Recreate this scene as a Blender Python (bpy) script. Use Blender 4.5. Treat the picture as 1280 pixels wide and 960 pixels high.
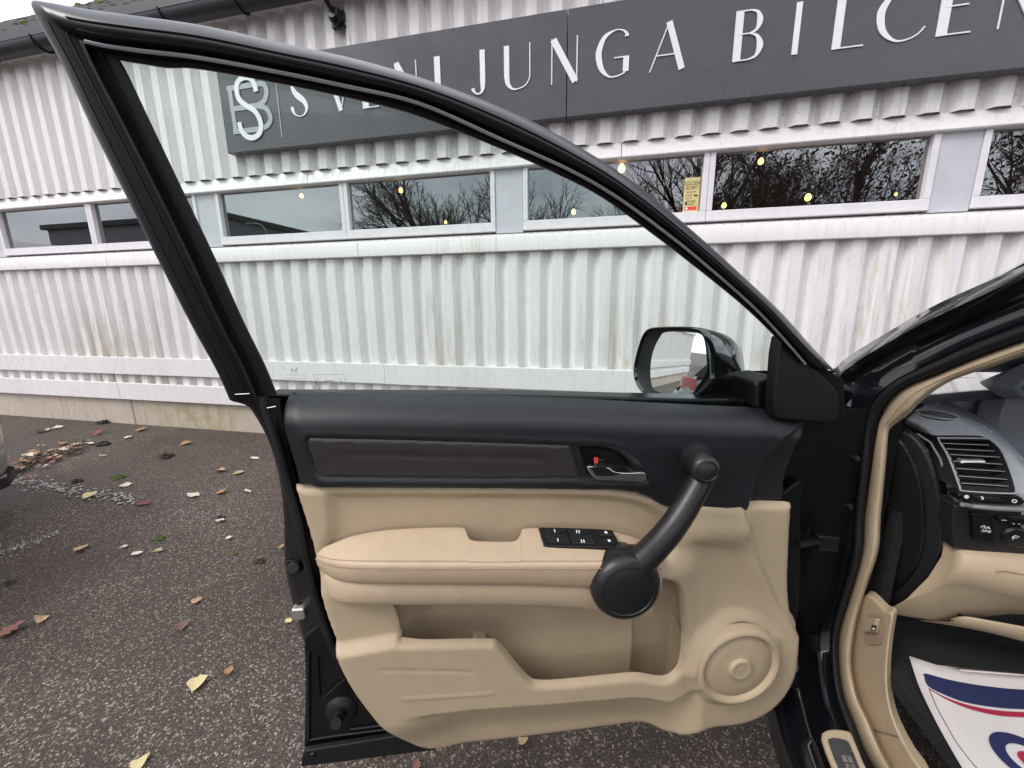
import bpy, bmesh, math, random
import numpy as np
from mathutils import Vector, Matrix, noise
random.seed(7); rng = np.random.default_rng(7)
sc = bpy.context.scene
for o in list(bpy.data.objects): bpy.data.objects.remove(o)

# ------------------------------------------------------------------ camera
YAW, PITCH, ROLL, F, H = math.radians(12.536), math.radians(11.635), math.radians(-.5906), 499.42, 1.27
cy_, sy_, cp_, sp_ = math.cos(YAW), math.sin(YAW), math.cos(PITCH), math.sin(PITCH)
fw = np.array([-sy_*cp_, cy_*cp_, -sp_]); r0 = np.array([cy_, sy_, 0.]); u0 = np.cross(r0, fw)
rt = r0*math.cos(ROLL)+u0*math.sin(ROLL); up = -r0*math.sin(ROLL)+u0*math.cos(ROLL)
cd = bpy.data.cameras.new('camera'); cam = bpy.data.objects.new('camera', cd); sc.collection.objects.link(cam)
cd.sensor_width = 36; cd.lens = F/1280*36; cd.clip_start = .02; cd.clip_end = 500
cam.matrix_world = Matrix(((rt[0], up[0], -fw[0], 0), (rt[1], up[1], -fw[1], 0), (rt[2], up[2], -fw[2], H), (0, 0, 0, 1)))
sc.camera = cam
CAM = np.array([0, 0, H])
# ------------------------------------------------------------------ sky and sun
SUN_EL, SUN_AZ = math.radians(46), math.radians(230)
wd_ = bpy.data.worlds.new('World'); sc.world = wd_; wd_.use_nodes = True
nt = wd_.node_tree; nt.nodes.clear()
def N(t, typ, **k):
    n = t.nodes.new(typ)
    for a, b in k.items(): setattr(n, a, b)
    return n
wo = N(nt, 'ShaderNodeOutputWorld'); bg = N(nt, 'ShaderNodeBackground'); bg.inputs[1].default_value = .13
sky = N(nt, 'ShaderNodeTexSky', sky_type='NISHITA', sun_disc=False, sun_elevation=SUN_EL, sun_rotation=SUN_AZ)
tc = N(nt, 'ShaderNodeTexCoord'); mp = N(nt, 'ShaderNodeMapping'); mp.inputs['Scale'].default_value = (1, 1, 2.6)
nz = N(nt, 'ShaderNodeTexNoise'); nz.inputs['Scale'].default_value = 2.6; nz.inputs['Detail'].default_value = 6; nz.inputs['Roughness'].default_value = .55
cr = N(nt, 'ShaderNodeValToRGB'); cr.color_ramp.elements[0].position = .36; cr.color_ramp.elements[1].position = .68
cr.color_ramp.elements[0].color = (3.4, 3.5, 3.8, 1); cr.color_ramp.elements[1].color = (8.2, 8.1, 8.2, 1)
mx = N(nt, 'ShaderNodeMix', data_type='RGBA'); mx.inputs[0].default_value = .86
L = nt.links.new
L(tc.outputs['Generated'], mp.inputs[0]); L(mp.outputs[0], nz.inputs['Vector']); L(nz.outputs['Fac'], cr.inputs[0])
L(sky.outputs[0], mx.inputs['A']); L(cr.outputs[0], mx.inputs['B']); L(mx.outputs['Result'], bg.inputs[0]); L(bg.outputs[0], wo.inputs[0])
sd_ = bpy.data.lights.new('sun', 'SUN'); sun = bpy.data.objects.new('sun', sd_); sc.collection.objects.link(sun)
sd_.energy = .8; sd_.angle = math.radians(24); sd_.color = (1, .965, .92)
sun.rotation_euler = (math.pi/2-SUN_EL, 0, math.pi-SUN_AZ)
sc.view_settings.view_transform = 'Standard'; sc.view_settings.look = 'None'; sc.view_settings.gamma = 1
sc.view_settings.exposure = 1.22

# ------------------------------------------------------------------ geometry helpers
def ray(px, py): return rt*(px-640)/F-up*(py-480)/F+fw
def atY(px, py, Y): d = ray(px, py); return CAM+d*(Y/d[1])
def atX(px, py, X): d = ray(px, py); return CAM+d*(X/d[0])
def atZ(px, py, Z=0.): d = ray(px, py); return CAM+d*((Z-H)/d[2])
def atXt(px, py, X, k=.33, zb=1.08):                # side of the car: leans inwards above the belt
    P = atX(px, py, X)
    if P[2] > zb:
        d = ray(px, py); t = (X+k*(H-zb))/(d[0]-k*d[2]); P = CAM+d*t
    return P
# open door frame: u along the door from its rear edge to the hinge, v height, w towards the seat
DL = np.array([-.55177, .52213, 0.]); DU = np.array([.95194, .30628, 0.]); DW_ = np.array([.30628, -.95194, 0.])
def DP(u, v, w): return DL+DU*u+DW_*w+np.array([0, 0, v])
def dp(px, py, w=0., tum=0., vb=1.1):
    d = ray(px, py); n = DW_-np.array([0, 0, tum])
    t = (w-((CAM-DL)@DW_)+tum*(H-vb))/(d@n); P = CAM+d*t; q = P-DL
    return np.array([q@DU, P[2], q@DW_])
def D3(px, py, w=0., tum=0.): return DP(*dp(px, py, w, tum))
def uvs(pts, w=0.): return np.array([dp(x, y, w)[:2] for x, y in pts])

def smooth(pts, n=4, closed=False):                 # Catmull-Rom
    P = [np.array(p, float) for p in pts]; m = len(P); out = []
    for i in range(m if closed else m-1):
        if closed: a, b, c, d = P[i-1], P[i], P[(i+1) % m], P[(i+2) % m]
        else: a, b, c, d = P[max(i-1, 0)], P[i], P[i+1], P[min(i+2, m-1)]
        for k in range(n):
            t = k/n; out.append(.5*((2*b)+(c-a)*t+(2*a-5*b+4*c-d)*t*t+(3*b-a-3*c+d)*t**3))
    if not closed: out.append(P[-1])
    return out
def tag(o, label, cat, group=None, kind=None):
    if label: o['label'] = label
    if cat: o['category'] = cat
    if group: o['group'] = group
    if kind: o['kind'] = kind
    return o
def empty(name, loc, label, cat, group=None):
    o = bpy.data.objects.new(name, None); sc.collection.objects.link(o); o.location = loc; o.empty_display_size = .1
    return tag(o, label, cat, group)
def link(name, me, parent=None):
    o = bpy.data.objects.new(name, me); sc.collection.objects.link(o)
    if parent is not None:
        o.parent = parent
        if parent.type == 'EMPTY': o.matrix_parent_inverse = Matrix.Translation(-parent.location)
    return o
def mesh(name, vs, fs, mat, parent=None, smooth_=True, bevel=0, sub=0, solid=0, seg=2, fix=True, angle=40):
    me = bpy.data.meshes.new(name); me.from_pydata([tuple(map(float, v)) for v in vs], [], [tuple(f) for f in fs])
    if fix:
        bm = bmesh.new(); bm.from_mesh(me); bmesh.ops.remove_doubles(bm, verts=bm.verts, dist=1e-6)
        bmesh.ops.recalc_face_normals(bm, faces=bm.faces); bm.to_mesh(me); bm.free()
    me.materials.append(mat); o = link(name, me, parent)
    if smooth_:
        me.polygons.foreach_set('use_smooth', [True]*len(me.polygons))
        if angle < 180: me.set_sharp_from_angle(angle=math.radians(angle))
    if solid:
        m = o.modifiers.new('s', 'SOLIDIFY'); m.thickness = solid; m.offset = 0
    if bevel:
        m = o.modifiers.new('b', 'BEVEL'); m.width = bevel; m.segments = seg; m.limit_method = 'ANGLE'; m.angle_limit = math.radians(35); m.harden_normals = True
        me.polygons.foreach_set('use_smooth', [True]*len(me.polygons))
    if sub:
        m = o.modifiers.new('u', 'SUBSURF'); m.levels = m.render_levels = sub
    return o
class MB:
    def __init__(s): s.v = []; s.f = []
    def add(s, vs, fs):
        b = len(s.v); s.v += [tuple(map(float, v)) for v in vs]; s.f += [tuple(b+i for i in f) for f in fs]; return s
    def box(s, a, b):
        x0, y0, z0 = np.minimum(a, b); x1, y1, z1 = np.maximum(a, b)
        return s.add([(x0,y0,z0),(x1,y0,z0),(x1,y1,z0),(x0,y1,z0),(x0,y0,z1),(x1,y0,z1),(x1,y1,z1),(x0,y1,z1)],
                     [(0,3,2,1),(4,5,6,7),(0,1,5,4),(1,2,6,5),(2,3,7,6),(3,0,4,7)])
    def prism(s, poly, ext):                        # planar 3D loop pushed along ext
        n = len(poly); e = np.array(ext, float); p = [np.array(q, float) for q in poly]
        return s.add(p+[q+e for q in p], [tuple(range(n))[::-1], tuple(range(n, 2*n))]+[(i, (i+1) % n, n+(i+1) % n, n+i) for i in range(n)])
    def tube(s, pts, rad, k=10, cap=True):
        P = [np.array(p, float) for p in pts]; R = rad if hasattr(rad, '__len__') else [rad]*len(P); rings = []; ref = None
        for i, p in enumerate(P):
            t = P[min(i+1, len(P)-1)]-P[max(i-1, 0)]; t /= np.linalg.norm(t)+1e-12
            if ref is None: ref = np.array([0, 0, 1.]) if abs(t[2]) < .9 else np.array([1., 0, 0])
            a = np.cross(t, ref); a /= np.linalg.norm(a)+1e-12; b = np.cross(t, a); ref = -b if False else ref
            rings.append([p+R[i]*(a*math.cos(2*math.pi*j/k)+b*math.sin(2*math.pi*j/k)) for j in range(k)])
        vs = [v for r in rings for v in r]; fs = []
        for i in range(len(P)-1):
            for j in range(k): fs.append((i*k+j, i*k+(j+1) % k, (i+1)*k+(j+1) % k, (i+1)*k+j))
        if cap: fs += [tuple(range(k))[::-1], tuple(range((len(P)-1)*k, len(P)*k))]
        return s.add(vs, fs)
    def loft(s, rails, closed_across=False):
        m = len(rails); n = len(rails[0]); vs = [p for r in rails for p in r]; fs = []
        for i in range(m if closed_across else m-1):
            for j in range(n-1): fs.append((i*n+j, i*n+j+1, ((i+1) % m)*n+j+1, ((i+1) % m)*n+j))
        return s.add(vs, fs)
    def lathe(s, c, axis, prof, k=32, side=None):   # prof: (radius, height along axis)
        ax = np.array(axis, float); ax /= np.linalg.norm(ax)
        a = np.cross(ax, [0, 0, 1.]) if abs(ax[2]) < .9 else np.cross(ax, [1., 0, 0]); a /= np.linalg.norm(a); b = np.cross(ax, a); c = np.array(c, float)
        vs = []; fs = []; m = len(prof)
        for r, h_ in prof: vs += [c+ax*h_+r*(a*math.cos(2*math.pi*j/k)+b*math.sin(2*math.pi*j/k)) for j in range(k)]
        for i in range(m-1):
            for j in range(k): fs.append((i*k+j, i*k+(j+1) % k, (i+1)*k+(j+1) % k, (i+1)*k+j))
        if prof[0][0] > 1e-5: fs.append(tuple(range(k))[::-1])
        if prof[-1][0] > 1e-5: fs.append(tuple(range((m-1)*k, m*k)))
        return s.add(vs, fs)
    def ribbon(s, pts, n_, ext):                    # pts: (x, z, width) on a wall facing -Y at depth n_, raised by ext
        P = np.array([(p[0], p[1]) for p in pts], float); Wd = [p[2] for p in pts]; Lf = []; Rg = []
        for i in range(len(P)):
            t = P[min(i+1, len(P)-1)]-P[max(i-1, 0)]; t /= np.linalg.norm(t)+1e-9; nn = np.array([-t[1], t[0]])
            Lf.append(P[i]+nn*Wd[i]/2); Rg.append(P[i]-nn*Wd[i]/2)
        for i in range(len(P)-1):
            q = [Lf[i], Lf[i+1], Rg[i+1], Rg[i]]
            vs = [(a[0], n_, a[1]) for a in q]+[(a[0], n_-ext, a[1]) for a in q]
            s.add(vs, [(4,5,6,7),(0,1,5,4),(2,3,7,6)]+([(3,0,4,7)] if i == 0 else [])+([(1,2,6,5)] if i == len(P)-2 else []))
        return s
    def build(s, name, mat, parent=None, **k): return mesh(name, s.v, s.f, mat, parent, **k)

def sd_poly(P, poly):                               # signed distance, negative inside
    P = np.asarray(P); Q = np.asarray(poly); best = np.full(len(P), 1e9); ins = np.zeros(len(P), bool); near = np.zeros_like(P)
    for i in range(len(Q)):
        a, b = Q[i], Q[(i+1) % len(Q)]; e = b-a; L2 = e@e+1e-15
        t = np.clip(((P-a)@e)/L2, 0, 1); c = a+t[:, None]*e; d = np.hypot(*(P-c).T); m = d < best; best[m] = d[m]; near[m] = c[m]
        cond = (a[1] > P[:, 1]) != (b[1] > P[:, 1])
        with np.errstate(divide='ignore', invalid='ignore'): xi = (b[0]-a[0])*(P[:, 1]-a[1])/(b[1]-a[1]+1e-15)+a[0]
        ins ^= cond & (P[:, 0] < xi)
    return np.where(ins, -best, best), near
def ss(x, a, b): t = np.clip((x-a)/(b-a), 0, 1); return t*t*(3-2*t)
def seg_d(P, pts):                                  # distance to an open polyline
    best = np.full(len(P), 1e9)
    for a, b in zip(pts[:-1], pts[1:]):
        a = np.array(a); e = np.array(b)-a; t = np.clip(((P-a)@e)/(e@e+1e-15), 0, 1); best = np.minimum(best, np.hypot(*(P-(a+t[:, None]*e)).T))
    return best
def roll(d, r): q = np.clip(1-d/r, 0, 1); return r*(1-np.sqrt(1-q*q))
def resample(poly, step):
    P = [np.array(p, float) for p in poly]; out = []
    for p, q in zip(P, P[1:]+P[:1]):
        n = max(1, int(np.linalg.norm(q-p)/step+.5)); out += [p+(q-p)*i/n for i in range(n)]
    return np.array(out)
def field(name, outline, wfun, step, mat, parent, holes=(), tf=DP):
    from mathutils.geometry import delaunay_2d_cdt
    loops = [resample(outline, step*.9)]+[resample(h_, step*.9) for h_ in holes]; out = loops[0]
    lo = out.min(0); hi = out.max(0); gx, gy = np.meshgrid(np.arange(lo[0], hi[0], step), np.arange(lo[1], hi[1], step)); P = np.stack([gx.ravel(), gy.ravel()], 1)
    keep = sd_poly(P, np.array(outline))[0] < -.55*step
    for h_ in holes: keep &= sd_poly(P, np.array(h_))[0] > .55*step
    P = P[keep]; pts = []; ed = []
    for l in loops:
        b0 = len(pts); n = len(l); pts += [Vector(p) for p in l]; ed += [(b0+i, b0+(i+1) % n) for i in range(n)]
    pts += [Vector(p) for p in P]
    vo, eo, fo = delaunay_2d_cdt(pts, ed, [], 0, 1e-7)[:3]
    Q_ = np.array([(v.x, v.y) for v in vo]); T = np.array([f for f in fo if len(f) == 3]); cen = Q_[T].mean(1)
    keep = sd_poly(cen, out)[0] < 0
    for l in loops[1:]: keep &= sd_poly(cen, l)[0] > 0
    T = T[keep]; sdo = np.maximum(-sd_poly(Q_, out)[0], 0); sdh = [np.maximum(sd_poly(Q_, l)[0], 0) for l in loops[1:]]
    w = wfun(Q_, sdo, sdh); vs = [tf(p[0], p[1], q) for p, q in zip(Q_, w)]
    return mesh(name, vs, T.tolist(), mat, parent, angle=180, fix=True)

# ------------------------------------------------------------------ materials
def mat(name, col, rough=.5, metal=0., var=0., vscale=20., bump=0., bscale=200., spec=.5, coat=0., col2=None, stretch=(1, 1, 1), detail=4):
    m = bpy.data.materials.new(name); m.use_nodes = True; t = m.node_tree; b = t.nodes['Principled BSDF']
    b.inputs['Base Color'].default_value = (*col, 1); b.inputs['Roughness'].default_value = rough; b.inputs['Metallic'].default_value = metal
    b.inputs['Specular IOR Level'].default_value = spec; b.inputs['Coat Weight'].default_value = coat; b.inputs['Coat Roughness'].default_value = .04
    tc = N(t, 'ShaderNodeTexCoord'); mp = N(t, 'ShaderNodeMapping'); mp.inputs['Scale'].default_value = stretch; t.links.new(tc.outputs['Object'], mp.inputs[0])
    if var or col2:
        nz = N(t, 'ShaderNodeTexNoise'); nz.inputs['Scale'].default_value = vscale; nz.inputs['Detail'].default_value = detail; t.links.new(mp.outputs[0], nz.inputs['Vector'])
        r = N(t, 'ShaderNodeValToRGB'); r.color_ramp.elements[0].position = .3; r.color_ramp.elements[1].position = .7
        c2 = col2 or tuple(min(1, c*(1+var)) for c in col); c1 = col if col2 else tuple(c*(1-var) for c in col)
        r.color_ramp.elements[0].color = (*c1, 1); r.color_ramp.elements[1].color = (*c2, 1)
        t.links.new(nz.outputs['Fac'], r.inputs[0]); t.links.new(r.outputs[0], b.inputs['Base Color'])
        mr = N(t, 'ShaderNodeMapRange'); mr.inputs[3].default_value = max(0, rough-.06); mr.inputs[4].default_value = min(1, rough+.08)
        t.links.new(nz.outputs['Fac'], mr.inputs[0]); t.links.new(mr.outputs[0], b.inputs['Roughness'])
    if bump:
        n2 = N(t, 'ShaderNodeTexNoise'); n2.inputs['Scale'].default_value = bscale; n2.inputs['Detail'].default_value = 3; t.links.new(mp.outputs[0], n2.inputs['Vector'])
        bu = N(t, 'ShaderNodeBump'); bu.inputs['Strength'].default_value = bump; bu.inputs['Distance'].default_value = .002
        t.links.new(n2.outputs['Fac'], bu.inputs['Height']); t.links.new(bu.outputs[0], b.inputs['Normal'])
    return m
def wall_mat(name, base, dirt, streak=1., stains=(1.6, .6, ((-5.15, .75, .75), (-4.4, .4, .5), (.15, .22, .6), (.45, .35, .4), (2.02, .16, .6), (1.15, .12, .45), (-1.3, .5, .35)))):
    m = mat(name, base, .55); t = m.node_tree; b = t.nodes['Principled BSDF']; K = t.links.new
    tc = N(t, 'ShaderNodeTexCoord')
    def ns(scale, st, det=5):
        mp = N(t, 'ShaderNodeMapping'); mp.inputs['Scale'].default_value = st; K(tc.outputs['Object'], mp.inputs[0])
        n = N(t, 'ShaderNodeTexNoise'); n.inputs['Scale'].default_value = scale; n.inputs['Detail'].default_value = det; K(mp.outputs[0], n.inputs['Vector']); return n.outputs['Fac']
    def ramp(s, a, b_, hi=1.):
        r = N(t, 'ShaderNodeMapRange'); r.interpolation_type = 'SMOOTHSTEP'; r.inputs[1].default_value = a; r.inputs[2].default_value = b_; r.inputs[4].default_value = hi; K(s, r.inputs[0]); return r.outputs[0]
    def mixc(f, A, B):
        x = N(t, 'ShaderNodeMix', data_type='RGBA'); K(f, x.inputs[0])
        if isinstance(A, tuple): x.inputs['A'].default_value = (*A, 1)
        else: K(A, x.inputs['A'])
        x.inputs['B'].default_value = (*B, 1); return x.outputs['Result']
    def mul(a, b_):
        x = N(t, 'ShaderNodeMath', operation='MULTIPLY'); K(a, x.inputs[0])
        if isinstance(b_, float): x.inputs[1].default_value = b_
        else: K(b_, x.inputs[1])
        return x.outputs[0]
    c = mixc(ramp(ns(3, (1, 1, .5)), .4, .7, .35), base, tuple(x*.86 for x in base))
    c = mixc(ramp(ns(26, (1, 1, .05)), .5, .72, .30*streak), c, dirt)                       # rain streaks
    patch = ramp(ns(.9, (1, 1, .25), 2), .57, .72); c = mixc(mul(patch, ramp(ns(40, (1, 1, .09)), .47, .68, .50*streak)), c, (.40, .38, .22))   # algae
    c = mixc(ramp(ns(55, (1, 1, 1), 2), .70, .76, .5), c, (.25, .23, .2))                    # specks
    sx = N(t, 'ShaderNodeSeparateXYZ'); K(tc.outputs['Object'], sx.inputs[0]); zf = ramp(sx.outputs[2], stains[0], stains[1]); 
    for cx_, rx_, am in stains[2]:
        q = N(t, 'ShaderNodeMath', operation='SUBTRACT'); K(sx.outputs[0], q.inputs[0]); q.inputs[1].default_value = cx_
        q2 = N(t, 'ShaderNodeMath', operation='ABSOLUTE'); K(q.outputs[0], q2.inputs[0])
        msk = mul(ramp(q2.outputs[0], rx_, 0.), zf); c = mixc(mul(msk, ramp(ns(24 if am < .9 else 9, (1, 1, .13 if am < .9 else .8)), .36, .62, am)), c, (.40, .36, .19))
    K(c, b.inputs['Base Color']); K(ramp(ns(30, (1, 1, .3)), .2, .8, .75), b.inputs['Roughness'])
    bu = N(t, 'ShaderNodeBump'); bu.inputs['Strength'].default_value = .12; bu.inputs['Distance'].default_value = .003; K(ns(60, (1, 1, .6)), bu.inputs['Height']); K(bu.outputs[0], b.inputs['Normal'])
    return m
def asphalt():
    m = mat('asphalt', (.06, .055, .055), .85); t = m.node_tree; b = t.nodes['Principled BSDF']; K = t.links.new; tc = N(t, 'ShaderNodeTexCoord')
    v = N(t, 'ShaderNodeTexVoronoi'); v.inputs['Scale'].default_value = 225; K(tc.outputs['Object'], v.inputs['Vector'])
    v2 = N(t, 'ShaderNodeTexVoronoi'); v2.inputs['Scale'].default_value = 150; K(tc.outputs['Object'], v2.inputs['Vector'])
    sx = N(t, 'ShaderNodeSeparateColor'); K(v.outputs['Color'], sx.inputs[0]); s2 = N(t, 'ShaderNodeSeparateColor'); K(v2.outputs['Color'], s2.inputs[0])
    r = N(t, 'ShaderNodeValToRGB'); e = r.color_ramp.elements; e[0].color = (.030, .0245, .021, 1); e[1].color = (.34, .30, .26, 1)
    for p, c in ((.42, (.043, .0355, .031, 1)), (.80, (.064, .054, .047, 1)), (.94, (.115, .099, .086, 1))): q = e.new(p); q.color = c
    K(sx.outputs[0], r.inputs[0])
    r2 = N(t, 'ShaderNodeValToRGB'); e = r2.color_ramp.elements; e[0].position = .92; e[0].color = (0, 0, 0, 1); e[1].position = .97; e[1].color = (.75, .75, .75, 1); K(s2.outputs[0], r2.inputs[0])
    x0 = N(t, 'ShaderNodeMix', data_type='RGBA'); K(r2.outputs[0], x0.inputs[0]); K(r.outputs[0], x0.inputs['A']); x0.inputs['B'].default_value = (.25, .225, .20, 1)
    n = N(t, 'ShaderNodeTexNoise'); n.inputs['Scale'].default_value = .95; n.inputs['Detail'].default_value = 7; K(tc.outputs['Object'], n.inputs['Vector'])
    rr = N(t, 'ShaderNodeValToRGB'); e = rr.color_ramp.elements; e[0].position = .36; e[0].color = (.66, .52, .42, 1); e[1].position = .66; e[1].color = (1.6, 1.5, 1.45, 1); K(n.outputs['Fac'], rr.inputs[0])
    x = N(t, 'ShaderNodeMix', data_type='RGBA', blend_type='MULTIPLY'); x.inputs[0].default_value = 1; K(x0.outputs['Result'], x.inputs['A']); K(rr.outputs[0], x.inputs['B']); K(x.outputs['Result'], b.inputs['Base Color'])
    bu = N(t, 'ShaderNodeBump'); bu.inputs['Strength'].default_value = .7; bu.inputs['Distance'].default_value = .004; K(v.outputs['Distance'], bu.inputs['Height']); bu.invert = True; K(bu.outputs[0], b.inputs['Normal'])
    rg = N(t, 'ShaderNodeMapRange'); rg.inputs[1].default_value = .35; rg.inputs[2].default_value = .65; rg.inputs[3].default_value = .55; rg.inputs[4].default_value = .9; K(n.outputs['Fac'], rg.inputs[0]); K(rg.outputs[0], b.inputs['Roughness'])
    return m
def glass(name, tint, refl, rough=0.):
    m = bpy.data.materials.new(name); m.use_nodes = True; t = m.node_tree; t.nodes.clear(); o = N(t, 'ShaderNodeOutputMaterial')
    a = N(t, 'ShaderNodeBsdfTransparent'); a.inputs[0].default_value = (*tint, 1); g = N(t, 'ShaderNodeBsdfGlossy'); g.inputs['Roughness'].default_value = rough; g.inputs[0].default_value = (.95, .97, 1, 1)
    f = N(t, 'ShaderNodeFresnel'); f.inputs[0].default_value = refl; x = N(t, 'ShaderNodeMixShader')
    ge = N(t, 'ShaderNodeNewGeometry'); mu = N(t, 'ShaderNodeMath', operation='SUBTRACT', use_clamp=True); t.links.new(f.outputs[0], mu.inputs[0]); t.links.new(ge.outputs['Backfacing'], mu.inputs[1])   # reflect at the outer face only
    t.links.new(mu.outputs[0], x.inputs[0]); t.links.new(a.outputs[0], x.inputs[1]); t.links.new(g.outputs[0], x.inputs[2]); t.links.new(x.outputs[0], o.inputs[0]); return m
def emis(name, col, s):
    m = bpy.data.materials.new(name); m.use_nodes = True; b = m.node_tree.nodes['Principled BSDF']; b.inputs['Base Color'].default_value = (*col, 1)
    b.inputs['Emission Color'].default_value = (*col, 1); b.inputs['Emission Strength'].default_value = s; return m
M = dict(
    wall=wall_mat('white cladding', (.80, .764, .768), (.55, .50, .46)), trim=wall_mat('white trim', (.82, .782, .78), (.60, .55, .48), .6, (9., 8., ())), board=wall_mat('white board', (.82, .788, .79), (.58, .53, .50), .5, (9., 8., ())),
    plinth=wall_mat('concrete', (.55, .475, .405), (.26, .22, .13), 1.3, (.45, .12, ((-4.1, 1.0, .95), (-8.5, 1.5, .9), (0, 2., .9)))), pillar=mat('grey panel', (.53, .53, .57), .5, var=.06, vscale=8, bump=.05), frame=mat('white frame', (.74, .70, .73), .4, var=.05),
    sign=mat('charcoal sign', (.062, .060, .070), .26, var=.1, vscale=6, bump=.02, bscale=30), letter=mat('white letter', (.80, .78, .81), .45, var=.03), silver=mat('grey letter', (.36, .39, .42), .4, var=.05),
    gutter=mat('dark gutter', (.020, .021, .028), .45, var=.2, vscale=9), roof=mat('roof tile', (.038, .036, .037), .85, var=.35, vscale=14, bump=.5, bscale=40), moss=mat('moss', (.05, .075, .02), .95, col2=(.10, .13, .03), vscale=60, bump=1, bscale=150),
    ceil=mat('room paint', (.16, .14, .12), .8, var=.1), pane=glass('window pane', (.70, .68, .64), 2.6), asphalt=asphalt(), paintline=mat('worn line paint', (.40, .38, .355), .8, var=.15, vscale=30),
    carpaint=mat('black car paint', (.0065, .0065, .009), .09, spec=.6, coat=1., var=.05, vscale=3), satin=mat('satin black door paint', (.005, .005, .0066), .32, var=.2, vscale=25, spec=.45), frameb=mat('black door frame vinyl', (.0068, .0066, .0105), .34, var=.15, vscale=30, spec=.5, bump=.03, bscale=400),
    rubber=mat('black rubber', (.0065, .0065, .0078), .6, var=.2, vscale=40, spec=.4), dark=mat('dark grey door plastic', (.0125, .0125, .0165), .40, var=.1, vscale=120, bump=.22, bscale=900, spec=.5), beige=mat('beige door plastic', (.46, .358, .240), .52, var=.03, vscale=25, bump=.3, bscale=430, spec=.4),
    leather=mat('beige leather', (.50, .382, .262), .5, var=.04, vscale=40, bump=.30, bscale=520, spec=.4), wood=mat('dark brushed insert', (.036, .032, .0305), .34, var=.10, vscale=30, stretch=(1, 1, 20), bump=.02), thread=mat('beige thread', (.40, .27, .18), .8, var=.1),
    grip=mat('grey grip plastic', (.014, .0136, .0148), .34, var=.08, vscale=150, bump=.10, bscale=900, spec=.5), black=mat('black plastic', (.0042, .0042, .005), .42, var=.1, vscale=100, spec=.45), chrome=mat('chrome', (.80, .78, .77), .22, 1., var=.03), steel=mat('bright steel', (.66, .64, .60), .28, .85, var=.08, vscale=60),
    red=mat('red mark', (.75, .05, .06), .4, var=.05), white=mat('white mark', (.78, .78, .78), .5, var=.03), mirror=mat('mirror glass', (.90, .91, .93), .012, 1.), carglass=glass('green tinted glass', (.938, .987, .964), 1.36), screen=glass('windscreen glass', (.82, .90, .88), 1.45),
    dash=mat('grey dash plastic', (.34, .35, .375), .42, var=.06, vscale=90, bump=.2, bscale=800, spec=.5), dashtop=mat('dash top plastic', (.22, .232, .262), .48, var=.06, vscale=90, bump=.3, bscale=700), carpet=mat('black carpet', (.010, .010, .011), .95, var=.4, vscale=200, bump=1, bscale=700),
    paper=mat('paper mat', (.62, .58, .57), .75, var=.03, vscale=20, bump=.15, bscale=60), blue=mat('blue print', (.012, .018, .078), .6, var=.06), redp=mat('red print', (.36, .014, .055), .6, var=.06), line=mat('dark print', (.05, .045, .05), .7), carsilver=mat('silver car paint', (.30, .33, .33), .25, .5, coat=.8, var=.04), tail=mat('red lamp lens', (.45, .01, .015), .15, coat=1.), tyre=mat('tyre', (.015, .015, .015), .85, var=.2, vscale=80, bump=.4),
    bark=mat('bark', (.085, .060, .045), .9, var=.35, vscale=30, bump=.6, bscale=60), copper=mat('copper leaf', (.085, .034, .024), .7, var=.4, vscale=5), brick=mat('brick', (.26, .085, .05), .85, var=.25, vscale=12, bump=.4), poster=mat('yellow poster', (.66, .56, .24), .6, var=.04), print=mat('print black', (.03, .028, .025), .6), etch=mat('etched mark', (.28, .30, .30), .6),
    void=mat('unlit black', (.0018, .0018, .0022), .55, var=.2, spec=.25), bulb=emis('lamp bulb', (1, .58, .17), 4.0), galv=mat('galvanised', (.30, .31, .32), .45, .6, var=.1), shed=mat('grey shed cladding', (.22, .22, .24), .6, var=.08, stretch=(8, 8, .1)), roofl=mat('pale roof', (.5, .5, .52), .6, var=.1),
)
LEAFC = {}
for n_, c in dict(pale=(.62, .52, .27), cream=(.66, .58, .46), tan=(.46, .31, .17), orange=(.38, .20, .085), rust=(.19, .085, .06), red=(.19, .06, .055), brown=(.15, .09, .065), dark=(.04, .03, .028), green=(.35, .38, .2)).items():
    LEAFC[n_] = mat(n_+' leaf', c, .6, var=.18, vscale=60, bump=.4, bscale=150)

# ------------------------------------------------------------------ ground
def ground_mesh():
    xs = np.concatenate([[-150, -60, -20], np.linspace(-9, 6, 46), [20, 60, 150]]); ys = np.concatenate([[-150, -60, -20], np.linspace(-3, 3.22, 24), [12, 40, 150]])
    vs = []; fs = []
    for j, y in enumerate(ys):
        for i, x in enumerate(xs): vs.append((x, y, .006*noise.noise((x*.7, y*.7, 0)) if -9 < x < 6 and -3 < y < 3 else 0))
    n = len(xs)
    for j in range(len(ys)-1):
        for i in range(n-1): fs.append((j*n+i, j*n+i+1, (j+1)*n+i+1, (j+1)*n+i))
    return tag(mesh('ground', vs, fs, M['asphalt']), 'grey speckled asphalt of the car park', None, kind='structure')
ground_mesh()
mb = MB()
def fleck(px, py, s):
    c = atZ(px, py, .010); k = random.randint(4, 6); a0 = random.random()*6
    mb.prism([c+np.array([math.cos(a0+i*6.283/k)*s*random.uniform(.5, 1.2), math.sin(a0+i*6.283/k)*s*random.uniform(.4, .9), 0]) for i in range(k)], (0, 0, .0015))
for i in range(420):
    t = random.random()**.8; x = 2+t*165; y = 598+t*27+random.gauss(0, 5)*(1-.3*t)
    if random.random() < .9-.35*t: fleck(x, y, random.uniform(.004, .015))
for i in range(85):
    t = random.random(); fleck(-5+t*80, 693-t*28+random.gauss(0, 3.0), random.uniform(.003, .009))
tag(mb.build('parking_line', M['paintline'], smooth_=False), 'worn white parking line paint flaking off the asphalt', None, kind='structure')

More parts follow.
